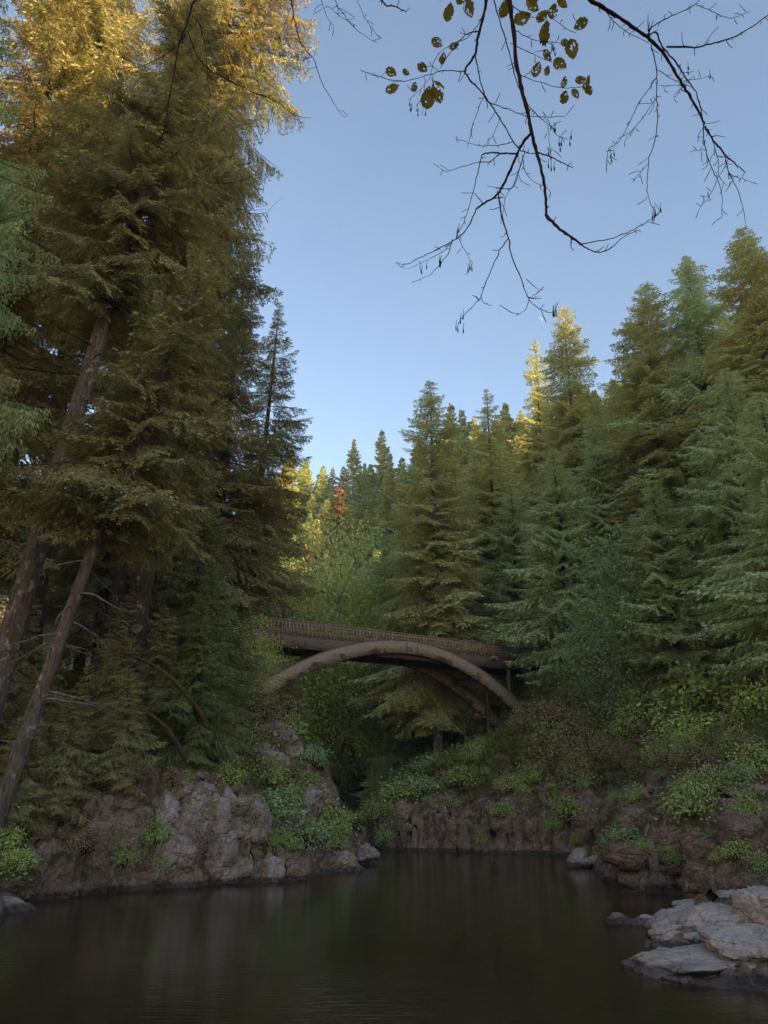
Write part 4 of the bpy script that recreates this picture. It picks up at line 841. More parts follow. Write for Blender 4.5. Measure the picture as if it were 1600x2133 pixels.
# picture point, kind, size (m), label
SH = [(585, 1490, 'dry', 2.4, 'brown brush draped over the crag top'), (600, 1530, 'green', 1.8, 'green brush on the gorge edge of the crag'), (545, 1560, 'dry', 2.0, 'brown brush beside the crag face'), (620, 1640, 'green', 1.6, 'green bush over the stepped crag rock'), (520, 1560, 'green', 2.2, 'green brush on the shoulder above the cliff'), (470, 1560, 'dry', 1.8, 'brown brush on the cliff rim'), (180, 1760, 'dry', 1.2, 'dark brush on the shaded bank'), (260, 1790, 'green', .9, 'small dark tuft on the shaded bank'), (1220, 1780, 'green', .8, 'tuft above the bright waterline rocks'), (1400, 1790, 'green', .7, 'leafy tuft on the flat topped block'), (1330, 1660, 'green', 1.0, 'tuft on the narrow jutting block'), (1560, 1700, 'green', 1.0, 'leafy tuft growing from the wall face'), (640, 1375, 'green', 1.0, None), (556, 1330, 'lime', 2.6, 'yellowish bush in front of the bridge end, upper part'), (548, 1400, 'lime', 2.0, 'yellowish bush under the bridge end, lower part'), (620, 1445, 'green', 1.6, 'grey green bush below the arch springing'), (588, 1450, 'dry', 1.6, 'dry brush tuft at the arch springing'),
      (540, 1500, 'dry', 2.2, 'tangled brown brush on the crag shoulder'), (570, 1480, 'dry', 1.6, 'thin brown brush above the crag'), (615, 1495, 'fern', 1.5, 'bright fern clump on the ridge, the higher one'), (635, 1545, 'fern', 1.4, 'bright fern clump on the ridge, the lower one'), (655, 1580, 'blue', 1.1, 'small bush on the gorge side of the crag'),
      (560, 1625, 'green', 1.6, 'green bush between the crag and the jutting ledge'), (610, 1620, 'dry', 1.6, 'brownish bush above the jutting ledge'), (560, 1690, 'blue', 1.6, 'bluish green bush in the middle of the point'), (590, 1675, 'blue', 1.4, 'bluish green bush with a taller spray, middle of the point'), (640, 1745, 'blue', 1.5, 'bluish bush hanging over the flat red brown shelf'), (585, 1755, 'green', 1.2, 'bright green bush low on the point'), (690, 1730, 'green', 1.6, 'rounded green bush near the tip of the point'), (705, 1760, 'blue', 1.0, 'small bush touching the pale end rocks'),
      (375, 1510, 'blue', 2.6, 'pale green bush on the cliff top beside the crooked trunks'), (385, 1475, 'green', 2.4, 'green bush on the cliff top, higher up'), (400, 1560, 'fern', 1.3, 'bright fern at the root of the crooked trunk'), (240, 1460, 'green', 1.4, 'small bright spray deep in the shade'), (325, 1745, 'green', 1.1, 'small leafy tuft at the shady edge of the flecked cliff'), (340, 1790, 'green', .7, 'mossy tuft low on the flecked cliff'), (430, 1760, 'dry', 1.0, 'brown tuft on the flecked cliff face'), (480, 1620, 'green', 1.2, 'tuft under the hanging hemlock'), (500, 1700, 'dry', 1.4, 'dry brush on the cliff shoulder'), (540, 1730, 'dry', 1.4, 'dry grass patch low on the point'),
      (15, 1700, 'lime', 1.6, 'bright leaves drooping in at the frame edge, upper bunch'), (35, 1805, 'lime', 1.0, 'bright leaves over the orange mossy boulder'), (10, 1760, 'lime', 1.0, 'bright leaves drooping at the frame edge, lower bunch'),
      (800, 1690, 'green', 1.6, 'green bush on the gorge corner of the bluff'), (770, 1700, 'green', 1.6, 'bush spilling over the gorge corner'), (840, 1655, 'green', 1.8, 'bush on the bluff rim near the corner'), (880, 1645, 'blue', 1.6, 'soft bluish bush on the bluff rim'), (930, 1635, 'fern', 1.3, 'bright ferns along the bluff rim'), (960, 1625, 'green', 1.5, 'green bush on the bluff rim below the ledge'), (905, 1600, 'blue', 1.8, 'bluish bush on the slope above the rim'), (1000, 1560, 'green', 1.5, 'bush beside the layered ledge'), (985, 1580, 'green', 1.3, 'green bush at the ledge foot'),
      (1060, 1640, 'green', 1.2, 'small bush under the layered ledge'), (1140, 1640, 'fern', 1.3, 'fern clump on top of the squared mossy block'), (1050, 1690, 'green', 1.2, 'bush in the bluff face'), (1100, 1620, 'green', 1.6, 'green bush just past the layered ledge'), (1185, 1690, 'green', 1.5, 'green bush hanging beside the brown turn block'), (1150, 1720, 'green', .9, 'leafy tuft on the bluff block'), (1000, 1750, 'green', .8, 'tuft low on the bluff'), (800, 1745, 'green', 1.1, 'tuft at the waterline corner'),
      (1120, 1500, 'dry', 2.6, 'brown shrub just past the arch foot'), (1170, 1530, 'dry', 2.8, 'brown shrub on the slope past the arch foot'), (1220, 1560, 'dry', 2.8, 'brown shrub mid slope'), (1160, 1580, 'dry', 2.4, 'brown shrub above the squared block'), (1230, 1500, 'dry', 3.0, 'large brown shrub under the maples'), (1150, 1470, 'green', 2.4, 'dark shrub with yellowish top by the arch foot'), (1200, 1620, 'green', 1.8, 'dark green shrub over the turn block'),
      (1290, 1570, 'fern', 2.0, 'brightest green fern clump on the rugged slope'), (1270, 1560, 'fern', 1.6, 'bright fern clump hanging on the rugged slope'), (1340, 1500, 'green', 3.0, 'pale olive bush, low side'), (1370, 1450, 'dry', 5.0, 'wide twiggy olive bush below the maples'), (1310, 1520, 'green', 2.2, 'olive bush beside the bright fern'), (1420, 1570, 'green', 2.0, 'dark leafy mound below the sloping slab'), (1455, 1570, 'green', 1.8, 'dark leafy mound beneath the lime bush'),
      (1475, 1480, 'lime', 4.8, 'lime green bush, the biggest and brightest'), (1500, 1430, 'lime', 4.2, 'top of the lime green thicket'), (1585, 1500, 'lime', 3.2, 'yellow leaved bush at the frame edge'), (1445, 1535, 'lime', 2.8, 'lower skirt of the lime green thicket'), (1600, 1430, 'green', 3.0, 'green bush at the frame edge over the lime thicket'),
      (1450, 1650, 'green', 1.5, 'sparse bush on the wall top'), (1440, 1690, 'green', 1.5, 'sparse leafy bush hanging down the wall'), (1480, 1640, 'green', 1.3, 'leafy sprays on the wall rim'), (1540, 1625, 'blue', 1.2, 'bluish tuft on the wall rim at the frame edge'), (1580, 1600, 'green', 1.5, 'dark bush over the layered ledge at frame edge'), (1590, 1810, 'green', .9, 'leafy tuft behind the grey block'), (1500, 1790, 'green', .6, 'small leafy sprig over the brown boulder'), (1275, 1760, 'blue', .7, 'sprig low on the turn block'), (1300, 1720, 'green', .7, 'sprig on the turn block'), (1540, 1775, 'green', .8, 'sprig under the wall')]
for px, py, k, s, lb in SH:
    p = hit(px, py)
    if p is None or lb is None: continue
    P = PS[k]; q = s / P.H; v = (CAM - p) / np.linalg.norm(CAM - p); p = p + v * .30 * s; P.put((p[0], p[1], p[2] - .28 * s), (q * rng.uniform(.75, 1.35), q * rng.uniform(.75, 1.35), q * rng.uniform(.85, 1.2)), rng.uniform(0, 6), lb, 'fern' if k == 'fern' else 'shrub', 'plants on the banks')
# the brown tangle on the slope past the arch foot, plant by plant
def tangle():
    n = 0; spots = []
    for _ in range(500):
        px, py = rng.uniform(1080, 1600), rng.uniform(1400, 1660)
        if py > 1640 - (px - 1100) * .12 or n >= 70: continue
        p = hit(px, py, 40, 130, 450)
        if p is None or any((p[0] - a) ** 2 + (p[1] - b) ** 2 < 2.6 for a, b in spots): continue
        spots.append((p[0], p[1])); n += 1; k = 'dry' if rng.random() < .82 else 'green'; q = rng.uniform(1.0, 2.3) / 1.6
        PS[k].put((p[0], p[1], p[2] - .3), (q * rng.uniform(.8, 1.3), q * rng.uniform(.8, 1.3), q), rng.uniform(0, 6), 'low brown shrub of the tangle on the slope past the arch foot' if k == 'dry' else 'low green shrub of the tangle on the slope past the arch foot', 'shrub', 'brown tangle shrubs' if k == 'dry' else 'green tangle shrubs')
tangle()
def tufts(n, x0, x1, y0, y1, t0, label, group):
    k = 0; spots = []
    for _ in range(260):
        p = hit(rng.uniform(x0, x1), rng.uniform(y0, y1), t0, 85, 300)
        if k >= n or p is None or p[2] < .7 or any((p[0] - a) ** 2 + (p[1] - b) ** 2 < .5 for a, b in spots): continue
        spots.append((p[0], p[1])); k += 1; kind = rng.choice(['green', 'blue', 'dry', 'dry', 'green', 'fern']); q = rng.uniform(.4, 1.0) / PS[kind].H; v = (CAM - p) / np.linalg.norm(CAM - p)
        PS[kind].put(p + v * .15 - np.array([0, 0, .1]), (q * rng.uniform(.7, 1.5), q * rng.uniform(.7, 1.5), q), rng.uniform(0, 6), label, 'plant', group)
tufts(36, 330, 790, 1440, 1810, 30, 'small leafy tuft rooted in the rocky point below the arch springing', 'tufts on the rocky point')
tufts(45, 790, 1600, 1560, 1790, 30, 'small leafy tuft rooted in the brown bluff or slope below the arch foot', 'tufts on the bluff and slope')
# low leafy growth over the banks and forest floor: one mass nobody could count
def undergrowth():
    m = 60000; x = rng.uniform(-26, 26, m); y = rng.uniform(20, 112, m); z, d, back = ground_raw(x, y)
    dens = sstep(.3, 3.0, back) * (.35 + .65 * sstep(-.15, .3, fbm(P3(x * .35, y * .35, 0), 3, 71))); dens *= np.where(d > .8, 1, 0) * np.where((x > 3) & (y < 27), 0, 1)
    k = rng.random(m) < dens; x, y = x[k], y[k]; z = ground(x, y)
    n = 9; sz = rng.uniform(.10, .45, len(x)) * (1 + y / 120)
    C = np.repeat(np.stack([x, y, z], 1), n, 0); S = np.repeat(sz, n)[:, None]; o = rng.normal(0, .8, C.shape) * S; o[:, 2] = np.abs(o[:, 2]) * .75
    D = o + rng.normal(0, .5, o.shape) * S; l = .10 + .10 * np.repeat(rng.random(len(x)), n); l = l * (1 + C[:, 1] / 150)
    V, Q = diamonds(C + o, D, l * 1.4, l * .8); t = np.repeat(np.clip(np.repeat(rng.random(len(x)), n) + rng.normal(0, .15, len(C)), 0, 1), 4)
    o_ = link_mesh('undergrowth', V, Q, M['under'], tint=t); tag(o_, 'low leafy growth covering the banks and forest floor', None, None, 'stuff')
M['under'] = foliage_mat('undergrowth_leaves', (0.055, 0.062, 0.022), (0.125, 0.140, 0.045), (0.110, 0.085, 0.035), .35, .5)
undergrowth()
# ------------------------------------------------------------------ rope hanging from the far rib
def rope():
    best = min(np.arange(16, 27, .05), key=lambda s: abs(proj(bp(s, 4.62, float(rib_z(s)) - .7))[0] - 962))
    a = bp(best, 4.62, float(rib_z(best)) - .66); L = a[2] - 5.2; s = np.linspace(0, 1, 10)[:, None]
    V, Q, T = tube(a + np.array([.35, 0, -L]) * s + np.array([.1, 0, 0]) * np.sin(s * 5), .03, 6)
    o = link_mesh('rope', V, [Q, T], plain('pale_rope', (.34, .32, .20))); tag(o, 'thin pale rope hanging from the far arch rib', 'rope')
rope()
# ------------------------------------------------------------------ moon
def moon():
    p = at_t(1123, 668, 6000); r = 6000 * 7 / FPX; v = (CAM - p) / np.linalg.norm(CAM - p); s = sun_dir - v * (sun_dir @ v); s /= np.linalg.norm(s); u = np.cross(v, s)
    la = np.linspace(-1.35, 1.35, 15); V = []; nl = 6
    for k in range(nl):
        lo = math.radians(6 + 36 * k / (nl - 1))
        for a in la: V.append(p + r * (math.cos(a) * (math.sin(math.pi / 2 - lo) * s + math.cos(math.pi / 2 - lo) * v * .6) + math.sin(a) * u))
    i = np.arange(nl - 1)[:, None] * 15; j = np.arange(14)[None, :]; Q = np.stack([i + j, i + j + 1, i + 16 + j, i + 15 + j], -1).reshape(-1, 4)
    o = link_mesh('moon', V, Q, plain('moon_dust', (.17, .22, .30), .9, .1), smooth=True); tag(o, 'thin pale crescent moon in the blue sky', 'moon')
moon()
# ------------------------------------------------------------------ two people on the bridge
def skin_body(name, verts, edges, mat, parent, sub=1):
    me = bpy.data.meshes.new(name); me.from_pydata([v[:3] for v in verts], edges, []); me.materials.append(mat); o = bpy.data.objects.new(name, me); COL.link(o); o.parent = parent
    md = o.modifiers.new('skin', 'SKIN'); md.use_smooth_shade = True
    for i, v in enumerate(verts): me.skin_vertices[0].data[i].radius = (v[3], v[4] if len(v) > 4 else v[3])
    me.skin_vertices[0].data[0].use_root = True
    ss = o.modifiers.new('sub', 'SUBSURF'); ss.levels = sub; ss.render_levels = sub; return o
def person(loc, rz, label, shirt, trousers, hair, arms, hat=None):
    root = empty('person', loc); root.rotation_euler = (0, 0, rz); tag(root, label, 'person')
    sk = plain('skin_tone', (.48, .28, .20), .6, .08)
    v = [(0, 0, .95, .145, .10), (0, 0, 1.12, .125, .095), (0, 0, 1.32, .16, .105), (0, 0, 1.43, .13, .08), (0, .01, 1.50, .055, .06), (0, .02, 1.58, .068, .08), (0, .02, 1.67, .078, .095), (0, .01, 1.74, .05, .06)]
    e = [(i, i + 1) for i in range(7)]
    for sx in (-1, 1):
        b = len(v); v += [(sx * .10, 0, .86, .085), (sx * .11, .01, .50, .058), (sx * .115, -.02, .10, .04), (sx * .12, .10, .04, .035)]; e += [(0, b), (b, b + 1), (b + 1, b + 2), (b + 2, b + 3)]
    sh = []
    for sx, (el, wr) in zip((-1, 1), arms):
        b = len(v); el = np.array(el); wr = np.array(wr); d = wr - el; d = d / np.linalg.norm(d); palm = wr + d * .07
        v += [(sx * .20, 0, 1.41, .055), (*el, .042), (*wr, .028), (*palm, .032, .020)]; e += [(3, b), (b, b + 1), (b + 1, b + 2), (b + 2, b + 3)]; sh.append((b, b + 1))
        side = np.cross(d, [0, 1, .2]); side /= np.linalg.norm(side) + 1e-9
        for f in range(4):
            c = len(v); q = palm + side * (.022 * (f - 1.5)) + d * .03; l = (.06, .075, .07, .055)[f]; v += [(*(q + d * l * .5), .009), (*(q + d * l * .85 + np.array([0, -.012, -.02])), .008)]; e += [(b + 3, c), (c, c + 1)]
        c = len(v); q = wr + d * .03 + side * .05 * sx; v += [(*q, .010), (*(q + d * .04 + side * .012 * sx), .009)]; e += [(b + 3, c), (c, c + 1)]
    skin_body('body', v, e, sk, root)
    tv = [(0, 0, 1.0, .165, .12), (0, 0, 1.15, .15, .115), (0, 0, 1.34, .185, .125), (0, 0, 1.44, .14, .09)]; te = [(0, 1), (1, 2), (2, 3)]
    for b, c in sh:
        k = len(tv); tv += [(*v[b][:3], .072), (*(np.array(v[b][:3]) * .25 + np.array(v[c][:3]) * .75), .058)]; te += [(3, k), (k, k + 1)]
    skin_body('shirt', tv, te, plain('shirt_cloth', shirt, .9, .12), root)
    pv = [(0, 0, .98, .155, .12)]; pe = []
    for sx in (-1, 1): k = len(pv); pv += [(sx * .10, 0, .84, .10), (sx * .11, .01, .50, .075), (sx * .115, -.02, .14, .062)]; pe += [(0, k), (k, k + 1), (k + 1, k + 2)]
    skin_body('trousers', pv, pe, plain('trouser_cloth', trousers, .9, .1), root)
    V, F = ICO[4]; hm = V * np.array([.095, .112, .12]) + np.array([0, -.012, 1.68]); keep = lambda p: (p[:, 2] > 1.70) | (p[:, 1] < -.01)
    ff = F[keep(hm)[F].all(1)]; link_mesh('hair', hm, ff, plain('hair', hair, .8, .2), root, True)
    mb = MB(); mb.add(*tube([(0, .10, 1.655), (0, .132, 1.63)], [.010, .017], 6)); mb.build('nose', sk, root)
    dk = plain('eye_dark', (.03, .02, .02), .4, .1)
    for sx in (-.032, .032): mb = MB(); mb.add(*tube([(sx, .094, 1.668), (sx, .106, 1.668)], .010, 6)); mb.build('eye', dk, root)
    mb = MB(); mb.add(*box((0, .104, 1.60), (.045, .01, .009))); mb.build('mouth', plain('lip', (.35, .14, .12)), root)
    for sx in (-.083, .083): mb = MB(); mb.add(*tube([(sx, .01, 1.63), (sx * 1.12, 0, 1.67)], [.018, .022], 6)); mb.build('ear', sk, root)
    if hat:
        mb = MB(); a = V[V[:, 2] > -.05] if False else V; mb.add(*tube([(0, 0, 1.70), (0, 0, 1.76), (0, 0, 1.80)], [.108, .10, .04], 14)); mb.add(*box((0, .15, 1.715), (.15, .12, .015))); mb.build('cap', plain('cap_cloth', hat, .9, .1), root)
    return root
toward = math.atan2(-NB[1], -NB[0]) - math.pi / 2
def on_deck(px, o):
    s = min(np.arange(-2, 12, .02), key=lambda q: abs(proj(bp(q, o, ZD + 1.4))[0] - px)); return bp(s, o, ZD)
person(on_deck(613, .62), toward + .25, 'person in a blue top with reddish hair raising a hand at the bridge rail', (.07, .16, .42), (.42, .46, .50), (.42, .13, .05), (((-.34, .10, 1.30), (-.16, .24, 1.52)), ((.30, .14, 1.18), (.18, .36, 1.14))))
person(on_deck(585, .62), toward - .2, 'person in a dark green top and cap leaning on the bridge rail', (.035, .060, .042), (.20, .18, .15), (.10, .06, .04), (((-.33, .14, 1.20), (-.20, .40, 1.14)), ((.33, .14, 1.20), (.20, .40, 1.14))), (.10, .13, .10))
# ------------------------------------------------------------------ bare twigs and leaves hanging in overhead, a few metres from the camera
M['leaf'] = foliage_mat('chewed_leaves', (0.085, 0.065, 0.016), (0.150, 0.110, 0.030), None, .30)
def overhang(label, lines, leaves, cones, t0, name='overhanging_branch', wig=.05, extra=2):
    """lines: (points in picture, width0, width1 in picture px): each gets its own distance and real thickness"""
    p0 = at_t(*lines[0][0][0], t0); root = empty(name, p0); tag(root, label, 'branch'); base = p0
    def d_at(px, py): return t0 * (1 + .10 * math.sin(px * .006 + t0) + .0002 * (700 - py) * .6)
    ends = []
    for k, (pts, w0, w1) in enumerate(lines):
        q = smooth_path(np.array([(a, b, 0) for a, b in pts], float), 5); n = len(q); q[:, :2] += np.cumsum(rng.normal(0, .35, (n, 2)), 0) * .35 + rng.normal(0, .7, (n, 2))
        P = np.array([at_t(a, b, d_at(a, b)) for a, b, _ in q]); w = np.linspace(w0, w1, n) * (1 + rng.normal(0, .10, n)) * t0 / FPX / 2
        mb = MB(); mb.add(*tube(P - base, w, 7 if w0 > 5 else 5))
        L = np.linalg.norm(np.diff(P, axis=0), axis=1).sum()
        for s in range(int(L * (9 if w0 < 6 else 5)) + extra):          # short spurs and buds
            i = rng.integers(1, n); tdir = P[i] - P[i - 1]; tdir /= np.linalg.norm(tdir) + 1e-9; d = rng.normal(0, 1, 3); d -= tdir * (d @ tdir); d = d / np.linalg.norm(d) + tdir * .6; l = rng.uniform(.010, .055) * (1 + (rng.random() < .15) * .7)
            mid = P[i] + d * l * .5 + rng.normal(0, .1, 3) * l; mb.add(*tube(np.array([P[i], mid, P[i] + d * l + rng.normal(0, .1, 3) * l]) - base, [min(w[i] * .6, .0032), .0018, .0016], 4))
        mb.build('limb' if w0 > 7 else 'twig', M['twig'], root, True)
    for px, py, sz, a in leaves:                                     # each leaf: toothed outline, chewed holes
        n = 9; L = sz * t0 / FPX; uu, vv = np.meshgrid(np.linspace(-1, 1, 11), np.linspace(0, 1, 15)); prof = np.sin(np.pi * np.clip(vv, 0, 1) ** .82) ** .75 * .36 * (1 + .06 * np.sin(vv * 60))
        X = uu * prof * L; Yv = (vv - .5) * L; Z = .10 * L * np.abs(uu) ** 1.5 + .05 * L * np.sin(vv * 5 + px) + .02 * L * rng.normal(0, 1, uu.shape)
        V = np.stack([X.ravel(), Yv.ravel(), Z.ravel()], 1); i = np.arange(14)[:, None] * 11 + np.arange(10)[None, :]; Q = np.stack([i, i + 1, i + 12, i + 11], -1).reshape(-1, 4)
        ce = np.stack([uu.ravel()[Q].mean(1), vv.ravel()[Q].mean(1)], 1); hole = fbm(P3(ce[:, 0] * 3.2 + px, ce[:, 1] * 5 + py, 0), 2, 5) > rng.uniform(.36, .58)
        hole &= rng.random(len(Q)) < .9; Q = Q[~hole]
        fw = ray(px, py); fw /= np.linalg.norm(fw); r = np.array([1.0, 0, 0]); u = np.cross(r, fw); yv = r * math.cos(a) + u * math.sin(a); nrm = -fw + rng.normal(0, .38, 3); xv = np.cross(yv, nrm); xv /= np.linalg.norm(xv); nrm = np.cross(xv, yv)
        V = V @ np.stack([xv, yv, nrm]) + at_t(px, py, d_at(px, py)) - base
        link_mesh('leaf', V, Q, M['leaf'], root, True, np.full(len(V), rng.uniform(.2, .9)))
    for px, py in cones:
        mb = MB(); c = at_t(px, py, d_at(px, py)) - base
        for k in range(rng.integers(1, 4)):
            o = rng.normal(0, .012, 3); V, F = ICO[4]; q = c + o; mb.add(*tube([q + [0, 0, .012], q + [0, 0, .007], q, q + [0, 0, -.008], q + [0, 0, -.013]], [.001, .0028, .0034, .0028, .001], 7)); mb.add(*tube([q + [0, 0, .012], q + [.004, .003, .045]], .0012, 4))
        mb.build('cone', M['twig'], root, True)
    return root
Zm = lambda L: [(700 + a / 1.778, b / 1.778) for a, b in L]
central = [(Zm([(636, -420), (645, -160), (645, -20), (655, 80), (670, 230), (690, 330), (715, 430), (725, 490), (745, 560), (770, 660), (778, 740), (782, 800)]), 11, 5), (Zm([(782, 800), (830, 850), (880, 885), (915, 910)]), 7, 3.2), (Zm([(915, 910), (950, 930), (975, 935), (1010, 925), (1060, 880), (1110, 855), (1130, 857)]), 2.6, 1.2), (Zm([(905, 905), (960, 895), (1030, 880), (1090, 855), (1160, 815), (1200, 785)]), 2.2, 1.2),
    (Zm([(580, -420), (566, -160), (560, -20), (548, 60), (525, 150), (515, 200), (475, 265)]), 8, 4.5), (Zm([(475, 265), (500, 300), (540, 340), (580, 395), (610, 440), (650, 510), (690, 560), (745, 572)]), 4, 2), (Zm([(515, 200), (530, 280), (548, 345), (560, 375), (640, 405), (720, 432), (850, 432)]), 3, 1.2), (Zm([(585, -20), (590, 20), (630, 150), (655, 250), (680, 330), (720, 400), (790, 465), (800, 480)]), 3, 1.2),
    (Zm([(475, 262), (400, 262), (330, 280), (250, 300), (180, 290), (90, 265)]), 2.4, 1), (Zm([(525, 115), (480, 130), (440, 175), (385, 250)]), 3, 1.5), (Zm([(560, 20), (500, 130), (440, 160), (380, 200), (355, 260), (340, 300), (270, 370)]), 2, 1), (Zm([(330, 285), (325, 360), (318, 430)]), 1.4, .9),
    (Zm([(722, 495), (690, 530), (670, 570), (640, 640), (605, 710), (560, 745), (520, 770)]), 6, 4), (Zm([(520, 770), (490, 840), (450, 880), (380, 920), (320, 950), (260, 978), (220, 975)]), 3.2, 1.2), (Zm([(600, 712), (610, 780), (625, 840), (640, 890), (650, 950), (680, 1020), (700, 1080), (715, 1110)]), 3.4, 2), (Zm([(715, 1110), (740, 1135), (770, 1150), (805, 1155), (825, 1120)]), 1.8, 1), (Zm([(715, 1110), (700, 1150), (668, 1165)]), 1.4, 1), (Zm([(720, 1105), (750, 1080), (765, 1070)]), 1.2, .8),
    (Zm([(636, 885), (600, 940), (570, 1010), (545, 1070), (535, 1100), (500, 1140), (470, 1170), (450, 1205)]), 2.4, 1.2), (Zm([(535, 1095), (555, 1125), (580, 1132)]), 1.4, .9), (Zm([(668, 568), (620, 568), (570, 565), (540, 572)]), 4, 3), (Zm([(540, 575), (525, 640), (510, 700), (490, 770), (470, 830), (445, 860)]), 2.4, 1.2), (Zm([(605, 570), (570, 600), (530, 600), (460, 620), (410, 632), (385, 625)]), 2.2, 1), (Zm([(748, 565), (790, 580), (830, 600), (878, 622)]), 3.4, 1.6), (Zm([(690, 575), (700, 630), (730, 670), (790, 700)]), 1.8, 1),
    (Zm([(690, 590), (665, 680), (630, 700), (560, 690)]), 1.8, 1), (Zm([(700, 560), (660, 680), (630, 730), (610, 830)]), 1.8, 1), (Zm([(550, 350), (520, 420), (500, 480), (488, 545)]), 1.6, 1), (Zm([(660, 525), (610, 535), (540, 540), (480, 525), (440, 512)]), 1.8, 1), (Zm([(610, 430), (580, 500), (540, 550)]), 1.4, .8), (Zm([(430, 885), (415, 940), (350, 1015), (285, 1042)]), 2, 1), (Zm([(455, 880), (480, 930), (505, 975)]), 1.4, .9), (Zm([(430, 900), (380, 940), (265, 998)]), 1.6, .9),
    (Zm([(660, 110), (740, 150), (830, 160)]), 1.8, 1), (Zm([(665, 170), (740, 205), (800, 230)]), 1.8, 1), (Zm([(685, 278), (740, 300), (840, 325), (920, 320)]), 1.8, 1), (Zm([(650, 20), (720, 60), (760, 60)]), 2, 1), (Zm([(790, 60), (880, 120), (895, 90)]), 1.4, .9), (Zm([(780, 440), (820, 500), (860, 515)]), 1.6, .9), (Zm([(785, 465), (790, 520), (800, 600)]), 1.4, .8)]
lv = [(415, 45, 66, 1.4), (490, 30, 70, -1.2), (462, -8, 50, 1), (620, 30, 66, 1.3), (690, 68, 66, .4), (725, 20, 60, -.7), (762, 58, 50, .8), (805, 42, 50, 1.4), (840, 8, 46, -.6), (905, 88, 54, -2.6), (770, 120, 78, 1.5), (872, 182, 66, -1.3), (848, 158, 34, -.5), (780, 207, 46, -.8), (828, 238, 54, -.5), (745, 258, 52, 1.3), (780, 262, 34, 1.4), (847, 305, 38, 1.5), (925, 305, 48, 1.2), (905, 297, 38, .1), (845, 360, 44, 1.4), (885, 348, 38, -.9), (936, 335, 36, -.9), (375, 157, 52, -.5), (437, 172, 40, .3), (393, 215, 44, 1.4), (320, 250, 48, -.6), (260, 267, 34, -.6), (205, 266, 50, -.5), (290, 322, 38, 1.3), (210, 330, 60, .5), (343, 362, 82, 1.5), (378, 340, 84, -1.2), (735, -15, 60, .4)]
overhang('bare hanging branch with chewed brown green leaves in the middle of the sky', central, [(700 + a / 1.778, b / 1.778, s / 1.778 * 1.05, r) for a, b, s, r in lv], [(700 + a / 1.778, b / 1.778) for a, b in ((272, 395), (305, 425), (803, 490), (840, 535), (862, 530), (795, 620), (800, 575), (446, 865), (325, 988), (393, 978), (503, 988), (450, 1218), (467, 1165), (806, 1160), (1180, 795), (1208, 785), (810, 180), (765, 168))], 3.5)
right = [(Zm([(700, -320), (820, -120), (930, -10), (1000, 35), (1080, 88), (1150, 138), (1195, 180), (1240, 245), (1280, 310), (1315, 365), (1345, 425), (1365, 465)]), 10, 4), (Zm([(1365, 465), (1400, 520), (1440, 570), (1480, 608), (1515, 637)]), 5, 2), (Zm([(1155, 130), (1185, 120), (1200, 160), (1245, 215), (1290, 280), (1330, 340), (1350, 400), (1355, 455)]), 4, 2), (Zm([(1225, 172), (1330, 175), (1400, 160), (1470, 140), (1540, 100), (1620, 40)]), 4, 2.4),
    (Zm([(1155, 130), (1170, 100), (1230, 65), (1300, 35), (1360, -10)]), 3, 1.6), (Zm([(1340, 20), (1400, 45), (1460, 65), (1535, 40)]), 1.8, 1), (Zm([(1165, 160), (1185, 240), (1190, 300), (1190, 370), (1192, 450), (1180, 540), (1160, 600), (1155, 690), (1165, 750), (1185, 790)]), 2.6, 1.2), (Zm([(1188, 360), (1150, 420), (1100, 480), (1070, 525)]), 1.6, .9), (Zm([(1185, 290), (1120, 380), (1100, 430), (1050, 520), (1010, 550), (1003, 590)]), 1.8, 1),
    (Zm([(1360, 460), (1362, 520), (1380, 590), (1410, 660), (1430, 720), (1430, 805)]), 2.4, 1.1), (Zm([(1395, 520), (1415, 590), (1420, 650), (1450, 690)]), 2, 1), (Zm([(1440, 580), (1455, 640), (1480, 690), (1500, 740), (1518, 835)]), 2.4, 1.1), (Zm([(1410, 675), (1380, 730), (1345, 772)]), 1.5, .9), (Zm([(1450, 645), (1500, 660), (1530, 672)]), 1.5, .9), (Zm([(1365, 530), (1345, 560)]), 1.2, .8), (Zm([(1195, 260), (1260, 300), (1330, 295), (1390, 280)]), 1.6, .9), (Zm([(1160, 600), (1120, 650), (1108, 665)]), 1.4, .8), (Zm([(1000, 40), (1050, 100), (1160, 160)]), 1.8, 1.2), (Zm([(1195, 315), (1280, 320), (1250, 355)]), 1.2, .8)]
overhang('bare knobbly branch slanting down over the fir tips, no leaves', right, [], [(700 + a / 1.778, b / 1.778) for a, b in ((1003, 580), (1008, 595), (1310, 262), (1385, 285), (1180, 798))], 3.7, wig=.08, extra=6)
H2 = lambda L: [(a / 2, b / 2) for a, b in L]
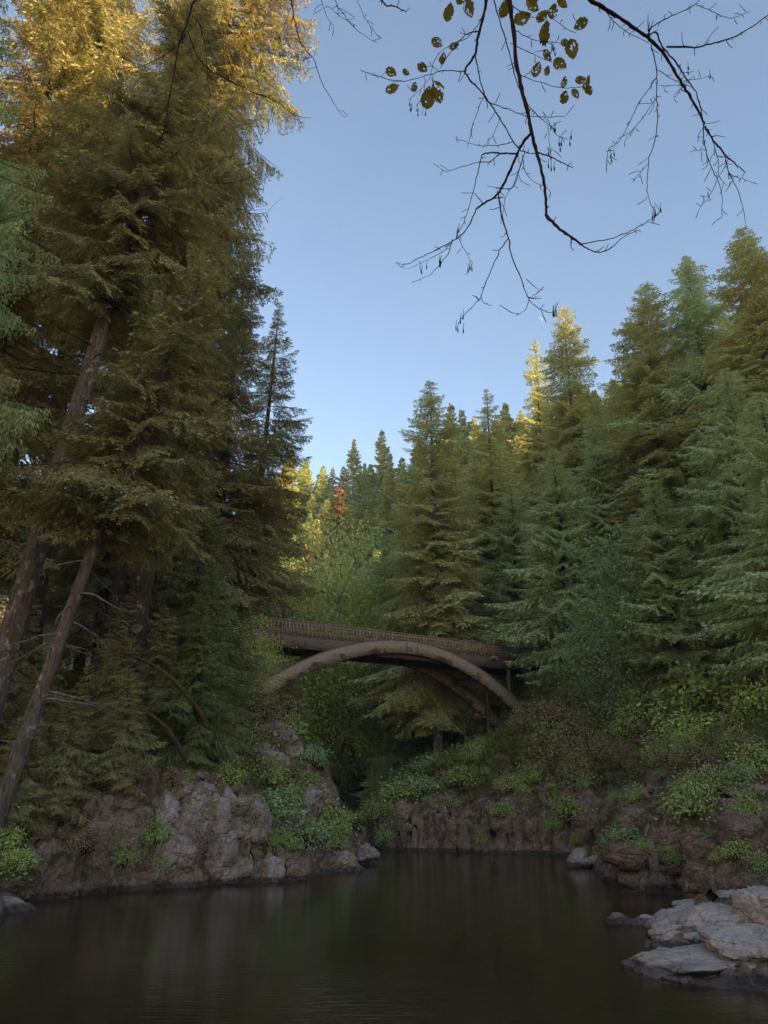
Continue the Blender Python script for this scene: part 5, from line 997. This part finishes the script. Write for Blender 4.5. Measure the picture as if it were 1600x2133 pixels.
overhang('thin leafless twig hanging in the clear sky beside the sunlit spruce', [(H2([(1200, -260), (1210, -120), (1215, 0), (1230, 100), (1260, 190), (1310, 250), (1335, 330), (1380, 410), (1418, 470)]), 3.4, 1.2), (H2([(1212, 30), (1190, 90), (1162, 160)]), 1.4, .9), (H2([(1255, 180), (1225, 160), (1190, 158)]), 1.3, .8), (H2([(1300, 240), (1260, 240), (1225, 235)]), 1.4, .9)], [], [(581, 85), (620, 120)], 3.9)
overhang('short thin twigs dipping in from the top edge near the middle', [(H2([(1340, -200), (1390, -10), (1440, 70), (1490, 130), (1570, 182)]), 2.4, 1.1), (H2([(1310, -160), (1340, 0), (1360, 70), (1385, 102)]), 1.8, 1), (H2([(1470, -120), (1490, 0), (1520, 70), (1580, 158)]), 1.7, 1), (H2([(1360, 20), (1420, 70), (1487, 110)]), 1.3, .8), (H2([(1480, -180), (1590, 5), (1640, 25), (1690, 50)]), 5, 2.4), (H2([(1500, 292), (1560, 312), (1640, 340)]), 1.2, .8)], [], [], 3.8)
overhang('dark bare branch trailing down in front of the spruce boughs', [(H2([(900, -260), (850, -110), (810, 0), (780, 100), (750, 180), (720, 350), (700, 450), (690, 520), (670, 600)]), 6, 1.6), (H2([(780, 130), (820, 230), (870, 290), (960, 340), (1050, 385), (1150, 425), (1220, 480), (1290, 497)]), 3, 1.2), (H2([(800, 60), (830, 100), (855, 180), (865, 300), (875, 400)]), 2.6, 1.2), (H2([(735, 300), (780, 350), (830, 410)]), 1.8, 1), (H2([(1050, 385), (1100, 400), (1150, 400)]), 1.3, .8), (H2([(775, 140), (700, 220), (590, 280)]), 2.6, 1.2)], [], [], 4.2)

# ------------------------------------------------------------------ thin evening haze over the whole gorge
def haze():
    V, Q = box((0, 100, 129), (1560, 1800, 270)); m, nt, out = new_mat('haze_air'); n = N(nt); v = n.new('ShaderNodeVolumePrincipled')
    v.inputs['Color'].default_value = (.92, .96, 1.0, 1); v.inputs['Density'].default_value = HAZE; v.inputs['Anisotropy'].default_value = 0.0
    n.link(v.outputs[0], out.inputs['Volume']); o = link_mesh('haze', V, np.array(Q), m); tag(o, kind='stuff')
HAZE = 0.0002
haze()
